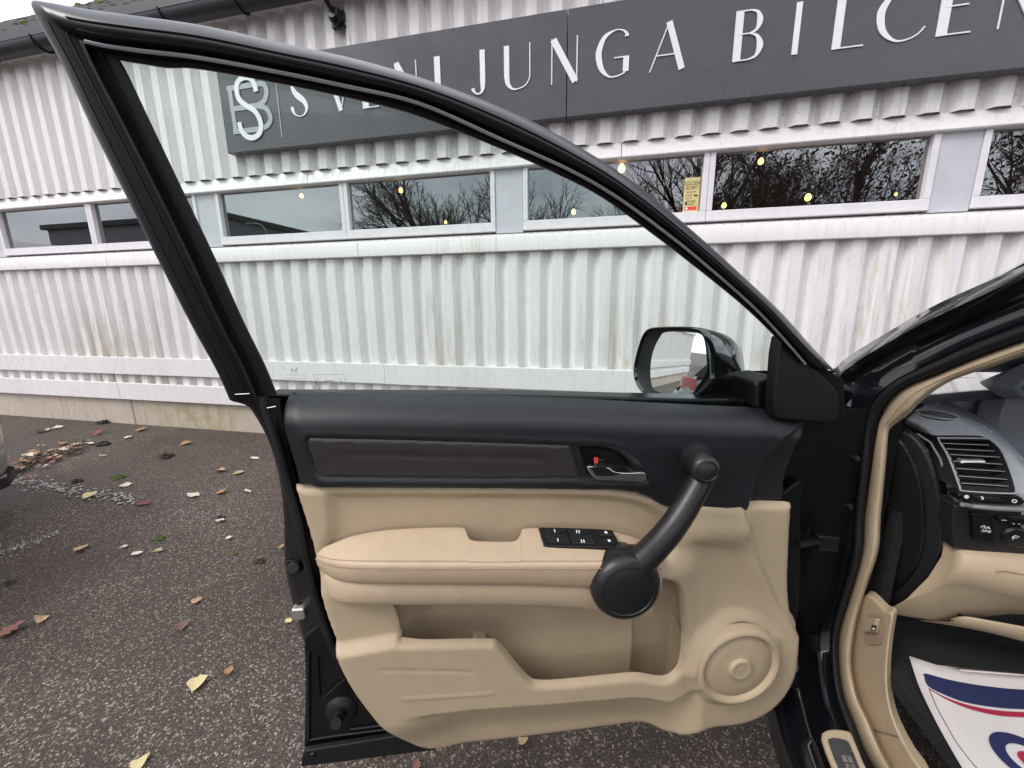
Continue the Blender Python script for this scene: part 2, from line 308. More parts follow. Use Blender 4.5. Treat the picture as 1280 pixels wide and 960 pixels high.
# ------------------------------------------------------------------ building
X0, X1 = -15.5, 7.5
bld = empty('workshop_building', (-3, 3.25, 0), 'white corrugated workshop building with a strip of windows', 'building')
core = MB().box((X0, 3.36, .05), (X1, 3.5, 1.80)).box((X0, 3.36, 2.32), (X1, 3.5, 3.6)).box((X0, 6.2, .05), (X1, 6.4, 3.6)).box((X0, 3.36, 1.8), (X0+.2, 6.2, 2.32)).box((X1-.2, 3.36, 1.8), (X1, 6.2, 2.32)).box((X0, 3.4, 3.45), (X1, 9.5, 3.58)).box((X0, 3.5, .06), (X1, 6.3, .10))
core.build('wall', M['ceil'], bld, smooth_=False)
def sheet(name, xa, n, P, z0, z1, ycrest, dep, c=.38, f=.20, ph=0.):
    prof = [(0, 1), (c, 1), (c+f, 0), (1-f, 0), (1, 1)]; pts = []
    for k in range(n):
        for (t, hh) in prof[:-1]: pts.append((xa+(k+t)*P, ycrest+(1-hh)*dep))
    pts.append((xa+n*P, ycrest)); vs = []; fs = []
    zs = [z0, z0+(z1-z0)*.5, z1]
    for z in zs: vs += [(x, y+random.gauss(0, .0006), z) for x, y in pts]
    m = len(pts)
    for j in range(2):
        for i in range(m-1): fs.append((j*m+i, j*m+i+1, (j+1)*m+i+1, (j+1)*m+i))
    return mesh(name, vs, fs, M['wall'], bld, smooth_=False, fix=False)
PU, PLW = .1755, .1803
xa = -6.018-PU*6*9
while xa < X1-.5:
    sheet('cladding_sheet', xa, 6, PU, 2.368, 3.56, 3.190, .050, .40, .24); xa += PU*6
xa = .962-.42*PLW-PLW*6*15
while xa < X1-.5:
    sheet('cladding_sheet', xa, 6, PLW, .30, 1.70, 3.194, .044, .42, .24); xa += PLW*6
mb = MB()
for k in range(-8, 52):
    mb.lathe((-6.018+PU*(k+.70), 3.239, 2.455+random.gauss(0, .006)), (0, -1, 0), [(.011, 0), (.009, .005), (0, .007)], 8)
for k in range(-40, 14):
    mb.lathe((.962+PLW*(k+.29), 3.236, .522+random.gauss(0, .004)), (0, -1, 0), [(.011, 0), (.009, .005), (0, .007)], 8)
tag(mb.build('screws', M['trim'], bld), None, None, kind='stuff')
# header flashing and sill flashing, in lengths with open joints
def lengths(cuts, gap=.004):
    for a, b in zip(cuts[:-1], cuts[1:]): yield a+gap/2, b-gap/2
for a, b in lengths([X0, -12.2, -8.9, -5.6, -2.47, .10, 2.9, 5.4, X1]):
    pr = [(3.245, 2.395), (3.243, 2.372), (3.222, 2.366), (3.198, 2.272), (3.203, 2.264), (3.30, 2.264), (3.30, 2.395)]
    MB().prism([(a, y, z) for y, z in pr], (b-a, 0, 0)).build('header_flashing', M['trim'], bld, smooth_=False, bevel=.002)
for a, b in lengths([X0, -11.4, -8.2, -4.80, -2.02, .46, 3.6, 5.9, X1]):
    pr = [(3.30, 1.812), (3.16, 1.768), (3.156, 1.760), (3.160, 1.657), (3.168, 1.652), (3.185, 1.652), (3.185, 1.70), (3.30, 1.72)]
    MB().prism([(a, y, z) for y, z in pr], (b-a, 0, 0)).build('sill_flashing', M['trim'], bld, smooth_=False, bevel=.002)
# windows: pairs of panes between grey panels
def window(a, b):
    z0, z1 = 1.815, 2.29; fr = MB(); t = .037
    fr.box((a, 3.225, z0), (b, 3.30, z0+.068)).box((a, 3.225, z1-.03), (b, 3.30, z1)).box((a, 3.2252, z0+.068), (a+t, 3.30, z1-.03)).box((b-t, 3.2252, z0+.068), (b, 3.30, z1-.03))
    w = fr.build('window', M['frame'], bld, smooth_=False, bevel=.004)
    MB().box((a+t, 3.262, z0+.068), (b-t, 3.268, z1-.03)).build('pane', M['pane'], w, smooth_=False)
PER = 2.85
for k in range(-3, 3):
    o = -3.43+PER*k
    window(o-.037, o+1.274); window(o+1.276, o+2.592)
    MB().box((o+2.594, 3.236, 1.80), (o+PER-.039, 3.34, 2.30)).build('window_panel', M['pillar'], bld, smooth_=False, bevel=.003)
# boards and concrete plinth
for z0, z1, cuts in ((.562, .742, [X0, -10.3, -6.74, -1.86, 1.7, 5.2, X1]), (.288, .468, [X0, -9.1, -5.0, -1.2, 3.0, X1])):
    for a, b in lengths(cuts):
        zz = random.gauss(0, .002)
        MB().box((a, 3.160+random.gauss(0, .0015), z0+zz), (b, 3.192, z1+zz)).build('board', M['board'], bld, smooth_=False, bevel=.004)
for a, b in lengths([X0, -10.9, -7.9, -4.93, -1.9, 1.1, 4.2, X1], .016):
    MB().box((a, 3.205, -.1), (b, 3.37, .31)).build('plinth_block', M['plinth'], bld, smooth_=False, bevel=.006)
MB().box((X0, 3.225, -.1), (X1, 3.30, .29)).build('plinth_core', M['plinth'], bld, smooth_=False)
# eaves
MB().box((X0, 3.150, 3.53), (X1, 3.30, 3.62)).build('eaves_board', M['trim'], bld, smooth_=False, bevel=.004)
gp = [(3.155+.0-.075+.075*math.cos(a), 3.565+.078*math.sin(a)) for a in np.linspace(math.pi, 2*math.pi, 12)]
gut = MB(); out_ = [[(x, y, z) for x in (X0, X1)] for y, z in gp]; inn = [[(x, y+(3.08-y)*.06, z+.006) for x in (X0, X1)] for y, z in gp[::-1]]
gut.loft(out_+inn, True); gt = gut.build('gutter', M['gutter'], bld)
MB().box((X0, 3.002, 3.563), (X1, 3.012, 3.635)).build('gutter_lip', M['gutter'], gt, smooth_=False, bevel=.004)
for x in np.arange(-9.1, 6, .70):
    MB().tube([(x-.02*math.sin(a), 3.08+.083*math.cos(a), 3.565+.086*math.sin(a)) for a in np.linspace(math.pi*.97, 2*math.pi, 9)], .008, 6).build('gutter_bracket', M['black'], gt)
RP = (6.25-3.64)/(6.2-3.10)
roof = MB().add([(X0, 3.12, 3.625), (X1, 3.12, 3.625), (X1, 6.2, 6.22), (X0, 6.2, 6.22), (X0, 9.6, 3.6), (X1, 9.6, 3.6)], [(0, 1, 2, 3), (3, 2, 5, 4)]).build('roof', M['roof'], bld, smooth_=False)
tm = None
for r_ in range(9):
    for c_ in range(26):
        x = -11.2+c_*.31+(.0 if r_ % 2 else .02); y0 = 3.06+r_*.335; z0 = 3.64+(y0-3.10)*RP+.008
        if tm is None:
            b_ = MB(); nx = 8
            prof = [(i/nx*.305, .028*math.sin(math.pi*min(1, i/nx*2))-.012*math.sin(math.pi*max(0, i/nx*2-1))) for i in range(nx+1)]
            b_.loft([[(p[0], 0, p[1]+.030) for p in prof], [(p[0], .36, .36*RP+p[1]+.012) for p in prof]]); b_.loft([[(p[0], 0, p[1]+.030) for p in prof], [(p[0], .003, p[1]) for p in prof]])
            o = b_.build('roof_tile', M['roof'], roof, fix=False); tm = o.data
        else: o = link('roof_tile', tm, roof)
        o.location = (x, y0, z0+random.gauss(0, .004)); o.rotation_euler = (random.gauss(0, .006), 0, random.gauss(0, .008))
for i in range(14):
    x = random.uniform(-10, -4); t = random.random(); y = 3.1+t*2.9
    MB().lathe((x, y, 3.66+(y-3.1)*RP+.02), (0, -.6, .8), [(random.uniform(.04, .10), 0), (.04, .03), (0, .045)], 9).build('moss_clump', M['moss'], roof)
gx = atY(225, 6, 3.10)
mb = MB()
for i in range(70):
    x = gx[0]+random.gauss(0, .14); y = 3.08+random.gauss(0, .02); a = random.gauss(0, .5); l = random.uniform(.10, .30)
    p0 = np.array([x, y, 3.60]); p1 = p0+np.array([a*l*.5, -.04, l*.7]); p2 = p0+np.array([a*l*1.1, -.09, l*.85]); w_ = np.array([.004, 0, 0])
    mb.add([p0-w_, p0+w_, p1+w_, p1-w_, p2], [(0, 1, 2, 3), (3, 2, 4)])
tag(mb.build('gutter_grass', mat('grass', (.09, .14, .03), .7, col2=(.25, .27, .09), vscale=30), smooth_=False), 'tuft of green grass growing in the roof gutter', 'grass', kind='stuff')
# room behind the windows and its lit lamps
for (px, py, Y, r_) in ((377, 245, 4.1, .028), (501, 238, 4.1, .030), (557, 278, 3.7, .018), (717, 265, 3.6, .026), (777, 211, 3.9, .042), (951, 202, 4.2, .032), (905, 257, 3.6, .024), (1010, 247, 3.6, .030), (1120, 243, 3.7, .013)):
    r_ *= 3.34/Y*.76; c = atY(px, py, 3.34); e = empty('pendant_lamp', c, {377: 'small lit lamp high in the window pane left of the pale mullion', 501: 'lit lamp near the top of the window holding tree reflections', 557: 'tiny lit lamp at the bottom edge of a window pane', 717: 'glowing lamp low in the window behind the door glass', 777: 'largest brightest glowing lamp in the window beside the yellow poster', 951: 'lit lamp at the top of the widest window pane', 905: 'glowing lamp at the bottom left of the pane right of the poster', 1010: 'sparkling warm lamp low in the middle of the right pane', 1120: 'faint tiny lamp at the right bottom of the right pane'}[px], 'lamp', 'lit lamps inside the building')
    MB().lathe(c-np.array([0, 0, r_*1.1]), (0, 0, 1), [(0, 0), (r_*.7, r_*.3), (r_, r_*1.1), (r_*.7, r_*1.9), (r_*.35, r_*2.3)], 14).build('bulb', M['bulb'], e)
    MB().tube([c+np.array([0, 0, r_*1.1]), c+np.array([0, 0, .12])], .002, 6).build('cord', M['black'], e)

# ------------------------------------------------------------------ sign
SY = 3.11
def sp(px, py): p = atY(px, py, SY); return p[0], p[2]
sign = empty('shop_sign', (-.3, SY, 2.525), 'long charcoal sign with white lettering across the white facade', 'sign')
for a, b in lengths([-3.142, -.285, 2.57, 5.42], .005):
    MB().box((a, SY, 2.525), (b, 3.185, 3.170)).build('sign_panel', M['sign'], sign, smooth_=False, bevel=.004)
cap0, caph = 2.731, .275
T_, t_ = .135, .026
def cr_(pts, n=5): return [tuple(p) for p in smooth(pts, n)]
LET = {
 'S': [cr_([(.80, .76, .05), (.74, .90, .035), (.5, .985, .026), (.27, .93, .05), (.18, .78, .10), (.30, .62, .14), (.5, .5, .165), (.72, .38, .14), (.83, .22, .10), (.72, .07, .05), (.47, .012, .026), (.2, .07, .045), (.08, .2, .10), (.09, .27, .10)])],
 'V': [[(.10, 1, T_), (.52, .02, T_*.9)], [(.52, .02, t_), (.97, 1, t_)]],
 'E': [[(.11, 0, T_*1.4), (.11, 1, T_*1.4)], [(.1, .985, t_), (.95, .985, t_)], [(.1, .52, t_), (.8, .52, t_)], [(.1, .015, t_), (1, .015, t_)]],
 'N': [[(.02, 0, t_), (.02, 1, t_)], [(.07, .98, T_*1.15), (.93, .02, T_*1.15)], [(.98, 0, t_), (.98, 1, t_)]],
 'L': [[(.11, 0, T_*1.2), (.11, 1, T_*1.2)], [(.1, .015, t_), (1, .015, t_)]],
 'J': [[(.82, 1, T_), (.82, .25, T_)], cr_([(.82, .27, T_), (.80, .12, .10), (.68, .03, .05), (.42, .012, .035), (.18, .08, .06), (.12, .15, .10)])],
 'U': [[(.09, 1, T_), (.09, .32, T_)], cr_([(.09, .34, T_), (.13, .16, .11), (.3, .03, .05), (.52, .012, t_), (.8, .07, t_), (.96, .22, t_), (.98, .36, t_)]), [(.98, .34, t_), (.98, 1, t_)]],
 'G': [cr_([(.90, .83, .10), (.88, .90, .06), (.76, .97, .03), (.55, .988, .026), (.25, .88, .09), (.10, .65, .13), (.08, .45, .14), (.18, .2, .11), (.4, .03, .04), (.62, .015, .03), (.82, .06, .03), (.92, .12, .03)]), [(.90, .10, T_), (.90, .42, T_)], [(.55, .41, t_), (.97, .41, t_)]],
 'A': [[(.02, 0, t_), (.5, .99, t_)], [(.50, 1, T_), (.92, 0, T_)], [(.17, .33, t_), (.78, .33, t_)]],
 'B': [[(.11, 0, T_*1.2), (.11, 1, T_*1.2)], [(.1, .985, t_), (.5, .985, t_)], cr_([(.5, .985, t_), (.74, .93, .06), (.84, .77, .12), (.75, .60, .06), (.5, .535, t_)]), [(.1, .535, t_), (.5, .535, t_)], cr_([(.5, .535, t_), (.78, .47, .06), (.92, .28, .13), (.8, .08, .06), (.5, .015, t_)]), [(.1, .015, t_), (.5, .015, t_)]],
 'I': [[(.5, 0, .9), (.5, 1, .9)]],
 'C': [cr_([(.97, .84, .06), (.85, .94, .03), (.6, .988, .026), (.3, .9, .07), (.12, .68, .13), (.09, .48, .14), (.18, .22, .11), (.42, .03, .045), (.65, .014, .026), (.86, .09, .026), (.99, .22, .026)])],
 'T': [[(.5, 0, T_*1.2), (.5, 1, T_*1.2)], [(0, .985, t_), (1, .985, t_)]],
 'R': [[(.11, 0, T_*1.2), (.11, 1, T_*1.2)], [(.1, .985, t_), (.5, .985, t_)], cr_([(.5, .985, t_), (.76, .92, .06), (.86, .75, .12), (.76, .57, .06), (.5, .5, t_)]), [(.1, .5, t_), (.5, .5, t_)], [(.5, .5, T_), (.95, 0, T_)]]}
for ch, xa, xb in (('S', -2.472, -2.300), ('V', -2.128, -1.936), ('E', -1.826, -1.700), ('N', -1.555, -1.383), ('L', -1.236, -1.10), ('J', -.968, -.862), ('U', -.722, -.537), ('N', -.392, -.215), ('G', -.092, .124), ('A', .25, .470), ('B', .755, .912), ('I', 1.079, 1.114), ('L', 1.30, 1.457), ('C', 1.505, 1.757), ('E', 1.824, 1.977), ('N', 2.10, 2.28), ('T', 2.42, 2.60), ('E', 2.74, 2.89), ('R', 3.02, 3.20)):
    w_ = xb-xa; mb = MB()
    for k, st in enumerate(LET[ch]):
        sw = w_ if ch == 'I' else caph
        mb.ribbon([(xa+p[0]*w_, cap0+p[1]*caph, p[2]*sw) for p in st], SY-.0005-.0004*k, .006)
    mb.build('letter', M['letter'], sign, smooth_=False, fix=False)
def zl(x, y): return sp(240+x/5.3333, 70+y/5.3333)
def lg(pts, w_, n=5): return [(p[0], p[1], w_) for p in smooth([zl(*q) for q in pts], n)]
mb = MB()
for k, (pts, cv) in enumerate((([(250, 203), (297, 520)], 0), ([(235, 222), (440, 187)], 0), ([(440, 187), (482, 192), (500, 240), (485, 300), (435, 335)], 1), ([(270, 357), (435, 332)], 0), ([(435, 335), (495, 350), (527, 410), (512, 460), (465, 488)], 1), ([(465, 488), (280, 508)], 0))):
    mb.ribbon(lg(pts, .038) if cv else [(*zl(*q), .038) for q in pts], SY-.0005-.0003*k, .005)
mb.build('emblem_letter', M['silver'], sign, smooth_=False, fix=False)
MB().ribbon(lg([(433, 240), (422, 192), (392, 152), (345, 150), (308, 185), (305, 240), (320, 290), (362, 330), (422, 368), (455, 420), (466, 470), (455, 520), (412, 548), (365, 535), (332, 490), (322, 445)], .040, 6), SY-.004, .007).build('emblem_letter', M['letter'], sign, smooth_=False, fix=False)
MB().ribbon([(-2.5865, 2.985, .008), (-2.5865, 2.598, .008)], SY-.0005, .004).build('divider', M['silver'], sign, smooth_=False)
# lamps that reach out over the sign
for X, lab in ((-2.03, 'black sign lamp on a bracket near the roof gutter'), (-.02, 'black sign lamp arm above the middle of the sign'), (2.0, 'black sign lamp arm above the right end of the sign')):
    e = empty('sign_lamp', (X, 3.19, 3.385), lab, 'lamp', 'lamps over the sign')
    MB().box((X-.055, 3.165, 3.33), (X+.055, 3.19, 3.44)).build('bracket', M['black'], e, smooth_=False, bevel=.006)
    MB().lathe((X, 3.165, 3.385), (0, -1, .2), [(.05, 0), (.055, .03), (.04, .06), (0, .065)], 16).build('junction_box', M['black'], e)
    a = np.array([X, 3.13, 3.39]); b = a+np.array([-.05, -.72, .42])
    MB().tube([a, a+(b-a)*.5, b], .017, 10).build('arm', M['black'], e)
    MB().box(b+np.array([-.13, -.06, -.05]), b+np.array([.13, .06, .03])).build('lamp_head', M['black'], e, smooth_=False, bevel=.012)
    MB().tube([(X-.05, 3.18, 3.36), (X-.056, 3.184, 3.28), (X-.05, 3.184, 3.18)], .006, 6).build('cable', M['white'], e); MB().tube([(X+.06, 3.18, 3.36), (X+.075, 3.184, 3.28), (X+.072, 3.184, 3.18)], .006, 6).build('cable', M['white'], e)
# security poster inside the pane
def text(s, size, M_, mat_, name, parent, ext=.0004):
    cu = bpy.data.curves.new(name, 'FONT'); cu.body = s; cu.size = size; cu.extrude = ext; cu.align_x = 'CENTER'; cu.align_y = 'CENTER'; cu.resolution_u = 3
    o = bpy.data.objects.new(name, cu); sc.collection.objects.link(o); bpy.context.view_layer.update()
    me = bpy.data.meshes.new_from_object(o.evaluated_get(bpy.context.evaluated_depsgraph_get())); bpy.data.objects.remove(o); me.transform(M_); me.materials.clear(); me.materials.append(mat_)
    return link(name, me, parent)
pst = empty('poster', (.595, 3.258, 1.887), 'yellow security notice stuck in the window pane corner', 'poster')
pa, pb, pz0, pz1 = .545, .648, 1.887, 2.115
MB().box((pa, 3.257, pz0), (pb, 3.2595, pz1)).build('sheet', M['poster'], pst, smooth_=False)
RX = Matrix.Rotation(math.pi/2, 4, 'X'); pc = (pa+pb)/2; ph_ = pz1-pz0
def ptxt(s, t, size, sxs=1.): text(s, size, Matrix.Translation((pc, 3.2565, pz0+ph_*t)) @ RX @ Matrix.Scale(sxs, 4, (1, 0, 0)), M['print'], 'lettering', pst)
ptxt('GOLDEN', .83, .040, .62); ptxt('SECURITY', .70, .030, .64); ptxt('KINGS', .31, .020, 1.0); ptxt('VAKT', .225, .020, 1.0)
mb = MB()
for i in range(3): mb.box((pa+.022+i*.022, 3.2563, pz0+ph_*.565), (pa+.032+i*.022, 3.257, pz0+ph_*.60))
for i in range(5): mb.box((pa+.012, 3.2563, pz0+ph_*(.38+.033*i)), (pa+.060-.005*(i % 3), 3.257, pz0+ph_*(.386+.033*i)))
mb.box((pa+.068, 3.2563, pz0+ph_*.45), (pa+.092, 3.257, pz0+ph_*.50)).box((pa+.012, 3.2563, pz0+ph_*.21), (pa+.026, 3.257, pz0+ph_*.30)); mb.build('small_print', M['print'], pst, smooth_=False)
MB().box((pa+.010, 3.2563, pz0+.012), (pb-.012, 3.257, pz0+.036)).build('red_strip', M['red'], pst, smooth_=False)
MB().lathe((pa+.024, 3.2562, pz0+.024), (0, -1, 0), [(.009, 0), (.009, .0006), (0, .0007)], 14).build('badge', M['white'], pst)

# ------------------------------------------------------------------ black car: the open door
car = empty('black_car', (1.41, 1.0, 0), 'black car with its front door wide open showing the beige inner panel', 'car')
TUM = .20
# lower shell of the door
shell_px = [(330, 493), (318, 520), (331, 545), (344, 578), (351, 615), (355, 650), (358, 700), (362, 735), (370, 772), (379, 800), (381, 850), (379, 951), (545, 934), (700, 916), (800, 903), (900, 892), (950, 872), (985, 830), (998, 760), (1000, 640), (1010, 580), (1038, 530), (1030, 505), (950, 500), (640, 494)]
shell = MB().prism([DP(u, v, -.064) for u, v in uvs(shell_px, -.064)], DW_*-.05).build('door', M['satin'], car, smooth_=False, bevel=.006)
MB().prism([D3(x, y, -.016) for x, y in ((379, 797), (381, 850), (379, 950.5), (546, 933), (540, 926), (500, 896), (460, 852), (428, 800), (410, 770))], DW_*-.05).build('corner_panel', M['satin'], shell, smooth_=False, bevel=.005)
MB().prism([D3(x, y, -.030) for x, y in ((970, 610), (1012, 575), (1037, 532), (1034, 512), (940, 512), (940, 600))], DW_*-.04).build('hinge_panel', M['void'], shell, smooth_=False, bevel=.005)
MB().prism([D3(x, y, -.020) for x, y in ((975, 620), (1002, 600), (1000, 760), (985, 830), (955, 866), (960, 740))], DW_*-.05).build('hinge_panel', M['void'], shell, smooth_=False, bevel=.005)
# window frame: rails from the outer edge over the crest to the glass
ST = [((287, 500), (318, 497), (347, 494)), ((270, 462), (301, 457), (331, 455)), ((240, 408), (272, 402), (304, 400)), ((200, 330), (234, 320), (268, 320)), ((150, 230), (187, 225), (224, 228)), ((110, 150), (146, 145), (187, 150)), ((80, 85), (118, 92), (162, 97)), ((50, 30), (103, 60), (153, 80)), ((39, 2), (101, 51), (151, 76)), ((62, 3), (108, 53), (157, 77)), ((95, 9), (135, 59), (178, 80)), ((150, 17), (180, 65), (210, 85)), ((250, 31), (248, 73), (246, 86)), ((350, 53), (338, 89), (332, 101)), ((450, 75), (430, 108), (420, 119)), ((550, 105), (524, 130), (510, 141)), ((662, 150), (627, 175), (607, 178)), ((756, 203), (714, 214), (692, 215.5)), ((818, 248), (774, 249), (752, 246.5)), ((880, 301), (838, 296), (815, 292)), ((923, 340), (880, 330), (858, 325)), ((974, 388), (935, 378), (912, 368)), ((1010, 428), (972, 416), (944, 396)), ((1044, 464), (1006, 455), (968, 420))]
def rail(i, w, f=None):
    pts = smooth([np.array(s_[i], float) if f is None else np.array(s_[f[0]], float)*(1-f[1])+np.array(s_[f[2]], float)*f[1] for s_ in ST], 5)
    n_ = len(pts); bul = [0.25+.75*min(1, max(0, (k-38)/14)) for k in range(n_)]
    return [D3(p[0], p[1], w if w < -.03 or i != 0 or (f and f[0] == 1) else -.010+(w+.010)*b_, TUM) for p, b_ in zip(pts, bul)]
fr_rails = [rail(0, -.075), rail(0, -.05), rail(0, -.02, (0, .06, 1)), rail(0, .000, (0, .22, 1)), rail(0, .007, (0, .38, 1)), rail(0, .009, (0, .50, 1)), rail(0, .004, (0, .70, 1)), rail(0, -.004, (0, .84, 1)), rail(0, -.010, (0, .97, 1))]
MB().loft([r[:42] for r in fr_rails]).build('rear_frame', mat('shaded frame vinyl', (.0042, .0042, .0055), .48, var=.2, vscale=30, spec=.35), shell, angle=180)  # darker, duller copy of the frame vinyl; lack of sheen put into the colour
MB().loft([r[41:] for r in fr_rails]).build('window_frame', M['frameb'], shell, angle=180)
for f_, w_, sl_ in ((.34, .0072, slice(46, None)), (.66, .0055, slice(46, None)), (.30, -.0065, slice(0, 38)), (.72, -.0085, slice(0, 40))):
    MB().tube(rail(0, w_ if sl_.start else .004, (0, f_, 1))[sl_], .0013, 6).build('frame_bead', M['frameb'], shell)
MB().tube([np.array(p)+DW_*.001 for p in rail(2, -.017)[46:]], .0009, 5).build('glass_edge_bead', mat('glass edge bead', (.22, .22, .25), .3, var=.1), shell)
MB().loft([rail(0, -.010, (0, .955, 1)), rail(1, -.003), rail(0, -.002, (1, .10, 2)), rail(0, -.012, (1, .16, 2)), rail(0, -.012, (1, .42, 2)), rail(0, -.008, (1, .50, 2)), rail(0, -.012, (1, .60, 2)), rail(0, -.014, (1, .92, 2)), rail(2, -.018), rail(2, -.036), rail(0, -.06, (1, .3, 2))]).build('glass_run_seal', M['rubber'], shell, angle=50)
mb = MB().tube([np.array(p)+DW_*.0015 for p in rail(1, 0.0)[45:]], .0022, 6); mb.build('seal_lip_glint', mat('seal lip glint', (.26, .26, .29), .3, var=.1), shell)  # pale colour paints the highlight line along the frame crease
MB().loft([rail(0, -.060), rail(0, -.060, (0, .9, 1))]).build('frame_back', M['satin'], shell)
# shut face below the frame
SF = [((287, 498), (320, 495), (347, 498)), ((291, 502), (322, 505), (348, 508)), ((308, 506), (326, 520), (351, 526)), ((321, 523), (336, 545), (357, 548)), ((335, 550), (346, 575), (363, 578)), ((346, 585), (356, 612), (372, 612)), ((353, 625), (366, 645), (383, 648)), ((355, 660), (372, 680), (392, 690)), ((356, 705), (380, 715), (398, 715)), ((362, 740), (388, 745), (405, 742)), ((371, 772), (400, 780), (417, 780)), ((379, 800), (415, 815), (434, 818)), ((400, 830), (437, 850), (458, 855)), ((425, 858), (465, 880), (484, 887)), ((470, 890), (500, 908), (516, 917)), ((510, 916), (528, 924), (545, 931))]
def srail(i, j, f, w): return [D3(*(np.array(p)), w) for p in smooth([np.array(s_[i], float)*(1-f)+np.array(s_[j], float)*f for s_ in SF], 4)]
MB().loft([srail(0, 1, 0, -.085), srail(0, 1, 0, -.06), srail(0, 1, .12, -.035), srail(0, 1, .5, -.024), srail(0, 1, .9, -.016), srail(1, 2, .15, -.006), srail(1, 2, .5, -.004), srail(1, 2, .75, -.010), srail(1, 2, 1.1, -.014)]).build('shut_face', M['satin'], shell, angle=70)
MB().tube(srail(1, 2, .35, .000), .006, 8).build('door_seal', M['rubber'], shell)
# bottom corner details
MB().prism([D3(x, y, -.010) for x, y in ((379, 951), (380, 938), (384, 931), (520, 909), (548, 930))], DW_*.012).build('bottom_flange', M['rubber'], shell, smooth_=False, bevel=.003)
for pts in ([(404, 872), (432, 848)], [(449, 880), (459, 872)], [(438, 911), (495, 904)], [(388, 924), (420, 919), (500, 909)], [(396, 820), (399, 870)], [(386, 815), (386, 925)]):
    MB().tube([D3(x, y, -.014) for x, y in pts], .0028, 6).build('pressed_rib', M['frameb'], shell)
MB().lathe(D3(428, 885, -.02), DW_, [(.034, 0), (.030, .010), (.020, .016), (0, .017)], 24).build('bung', M['rubber'], shell)
a = D3(427, 890, -.01); b = D3(420, 905, .030); MB().tube([a, a+(b-a)*.6, a+(b-a)*.6, b], [.011, .011, .010, .010], 14).build('bump_stop', M['rubber'], shell, bevel=.002)
MB().prism([D3(x, y, -.030) for x, y in ((359, 698), (384, 698), (386, 716), (362, 718))], DW_*.006).build('stop_base', M['rubber'], shell, smooth_=False, bevel=.003)
a = D3(374, 706, -.03); b = D3(366, 711, .004); MB().tube([a, b], [.012, .0105], 16).build('bump_stop', M['rubber'], shell, bevel=.003)
MB().prism([D3(x, y, -.045) for x, y in ((370, 751), (386, 750), (388, 760), (386, 764), (370, 765))], DW_*.024).build('latch', M['steel'], shell, smooth_=False, bevel=.004)
MB().prism([D3(x, y, -.018) for x, y in ((372, 752), (380, 751), (378, 754), (373, 755))], DW_*.003).build('latch_slot', M['black'], shell, smooth_=False)
MB().lathe(D3(391, 944, .003), DW_, [(.006, 0), (.005, .002), (0, .0025)], 12).build('rivet', M['satin'], shell)
for pts in ([(294, 493), (312, 492)], [(334, 510), (345, 508)]):
    MB().tube([D3(x, y, .004) for x, y in pts], .0008, 6).build('seal_joint', M['steel'], shell)
# glass
gl = [p for p in smooth([(345, 500), (329, 455), (302, 400), (266, 320), (222, 228), (185, 150), (160, 97), (150, 74), (178, 78), (210, 83), (248, 84), (332, 98), (420, 116), (510, 138), (607, 175), (692, 212), (752, 243), (815, 289), (858, 322), (912, 365), (944, 393), (970, 418), (962, 520), (640, 508)], 3, True)]
G = [D3(p[0], p[1], -.034, TUM) for p in gl]
MB().prism(G, DW_*-.004).build('window_glass', M['carglass'], shell, smooth_=False)
def gp_(px, py): return D3(px, py, -.0335, TUM)
mk = MB()
def stroke(pts, r_=.0004): mk.tube([gp_(x, y) for x, y in pts], r_, 4)
stroke([(364.5, 460), (366, 464.5)], .0006); stroke([(371, 460), (369.6, 464.5)], .0006); stroke([(365.8, 462.6), (369.8, 462.6)], .0005); stroke([(363.5, 459.6), (364.5, 466), (371, 466), (372, 459.6)], .0003)
for y, x0, x1 in ((468.5, 357, 382), (473, 357, 383), (477.5, 357, 381), (480, 358, 380), (482.3, 358, 376), (484.5, 359, 371), (487, 359, 369)):
    x = x0
    while x < x1: l = random.uniform(.8, 2.6); stroke([(x, y), (min(x+l, x1), y)], .00035); x += l+random.uniform(.5, 1.2)
stroke([(393, 468), (430, 468), (431.5, 470), (432, 487), (430, 489), (395, 489), (393, 487), (392.5, 470), (393, 468)], .0003)
for k in range(3): stroke([(398-k*1.5, 473+k), (396-k, 477), (397-k, 481)], .0004); stroke([(424+k*1.5, 473+k), (426+k, 477), (425+k, 481)], .0004)
stroke([(405, 476), (418, 476)], .0008); stroke([(399, 480), (399, 487), (410, 487), (410, 480), (399, 480)], .0003)
tag(mk.build('etched_marks', M['etch'], shell), None, None, kind='stuff')

# dark upper trim
ut = [(346, 499), (352, 497.5), (450, 497.5), (550, 499), (650, 501), (750, 505), (860, 511), (950, 515), (1000, 521), (1037, 531), (1018, 545), (1004, 562), (995, 590), (990, 634), (938, 635), (931, 640), (850, 636.5), (838, 635), (826, 631), (812, 622), (795, 615.5), (770, 612.5), (620, 610.5), (372, 609.5), (365, 580), (357, 546), (350, 518)]
UT = uvs(ut, .012)
wood_px = [(386, 547), (392, 546.5), (500, 549), (600, 552), (711, 556), (719, 578), (727, 599), (600, 600), (404, 598), (397, 595), (391, 582), (386, 562), (384, 552)]
hand_px = [(712, 556), (740, 557), (765, 559), (780, 564), (793, 576), (803, 592), (809, 602), (800, 603.5), (728, 601), (719, 578)]
bowl_px = [(722, 558.5), (748, 558.5), (765, 561), (778, 566), (790, 577), (800, 592), (803, 598), (738, 597), (732, 586)]
WOOD, HAND, BOWL = uvs(wood_px, .022), uvs(hand_px, .022), uvs(bowl_px, .022)
ARC = uvs([(1040, 531), (1012, 537), (985, 549), (966, 566), (952, 590), (943, 615), (938, 640), (1000, 650), (1060, 560)], .02)
topv = np.interp
TOPU = uvs([(346, 499), (450, 497.5), (650, 501), (860, 511), (950, 515), (1037, 531)], .0)
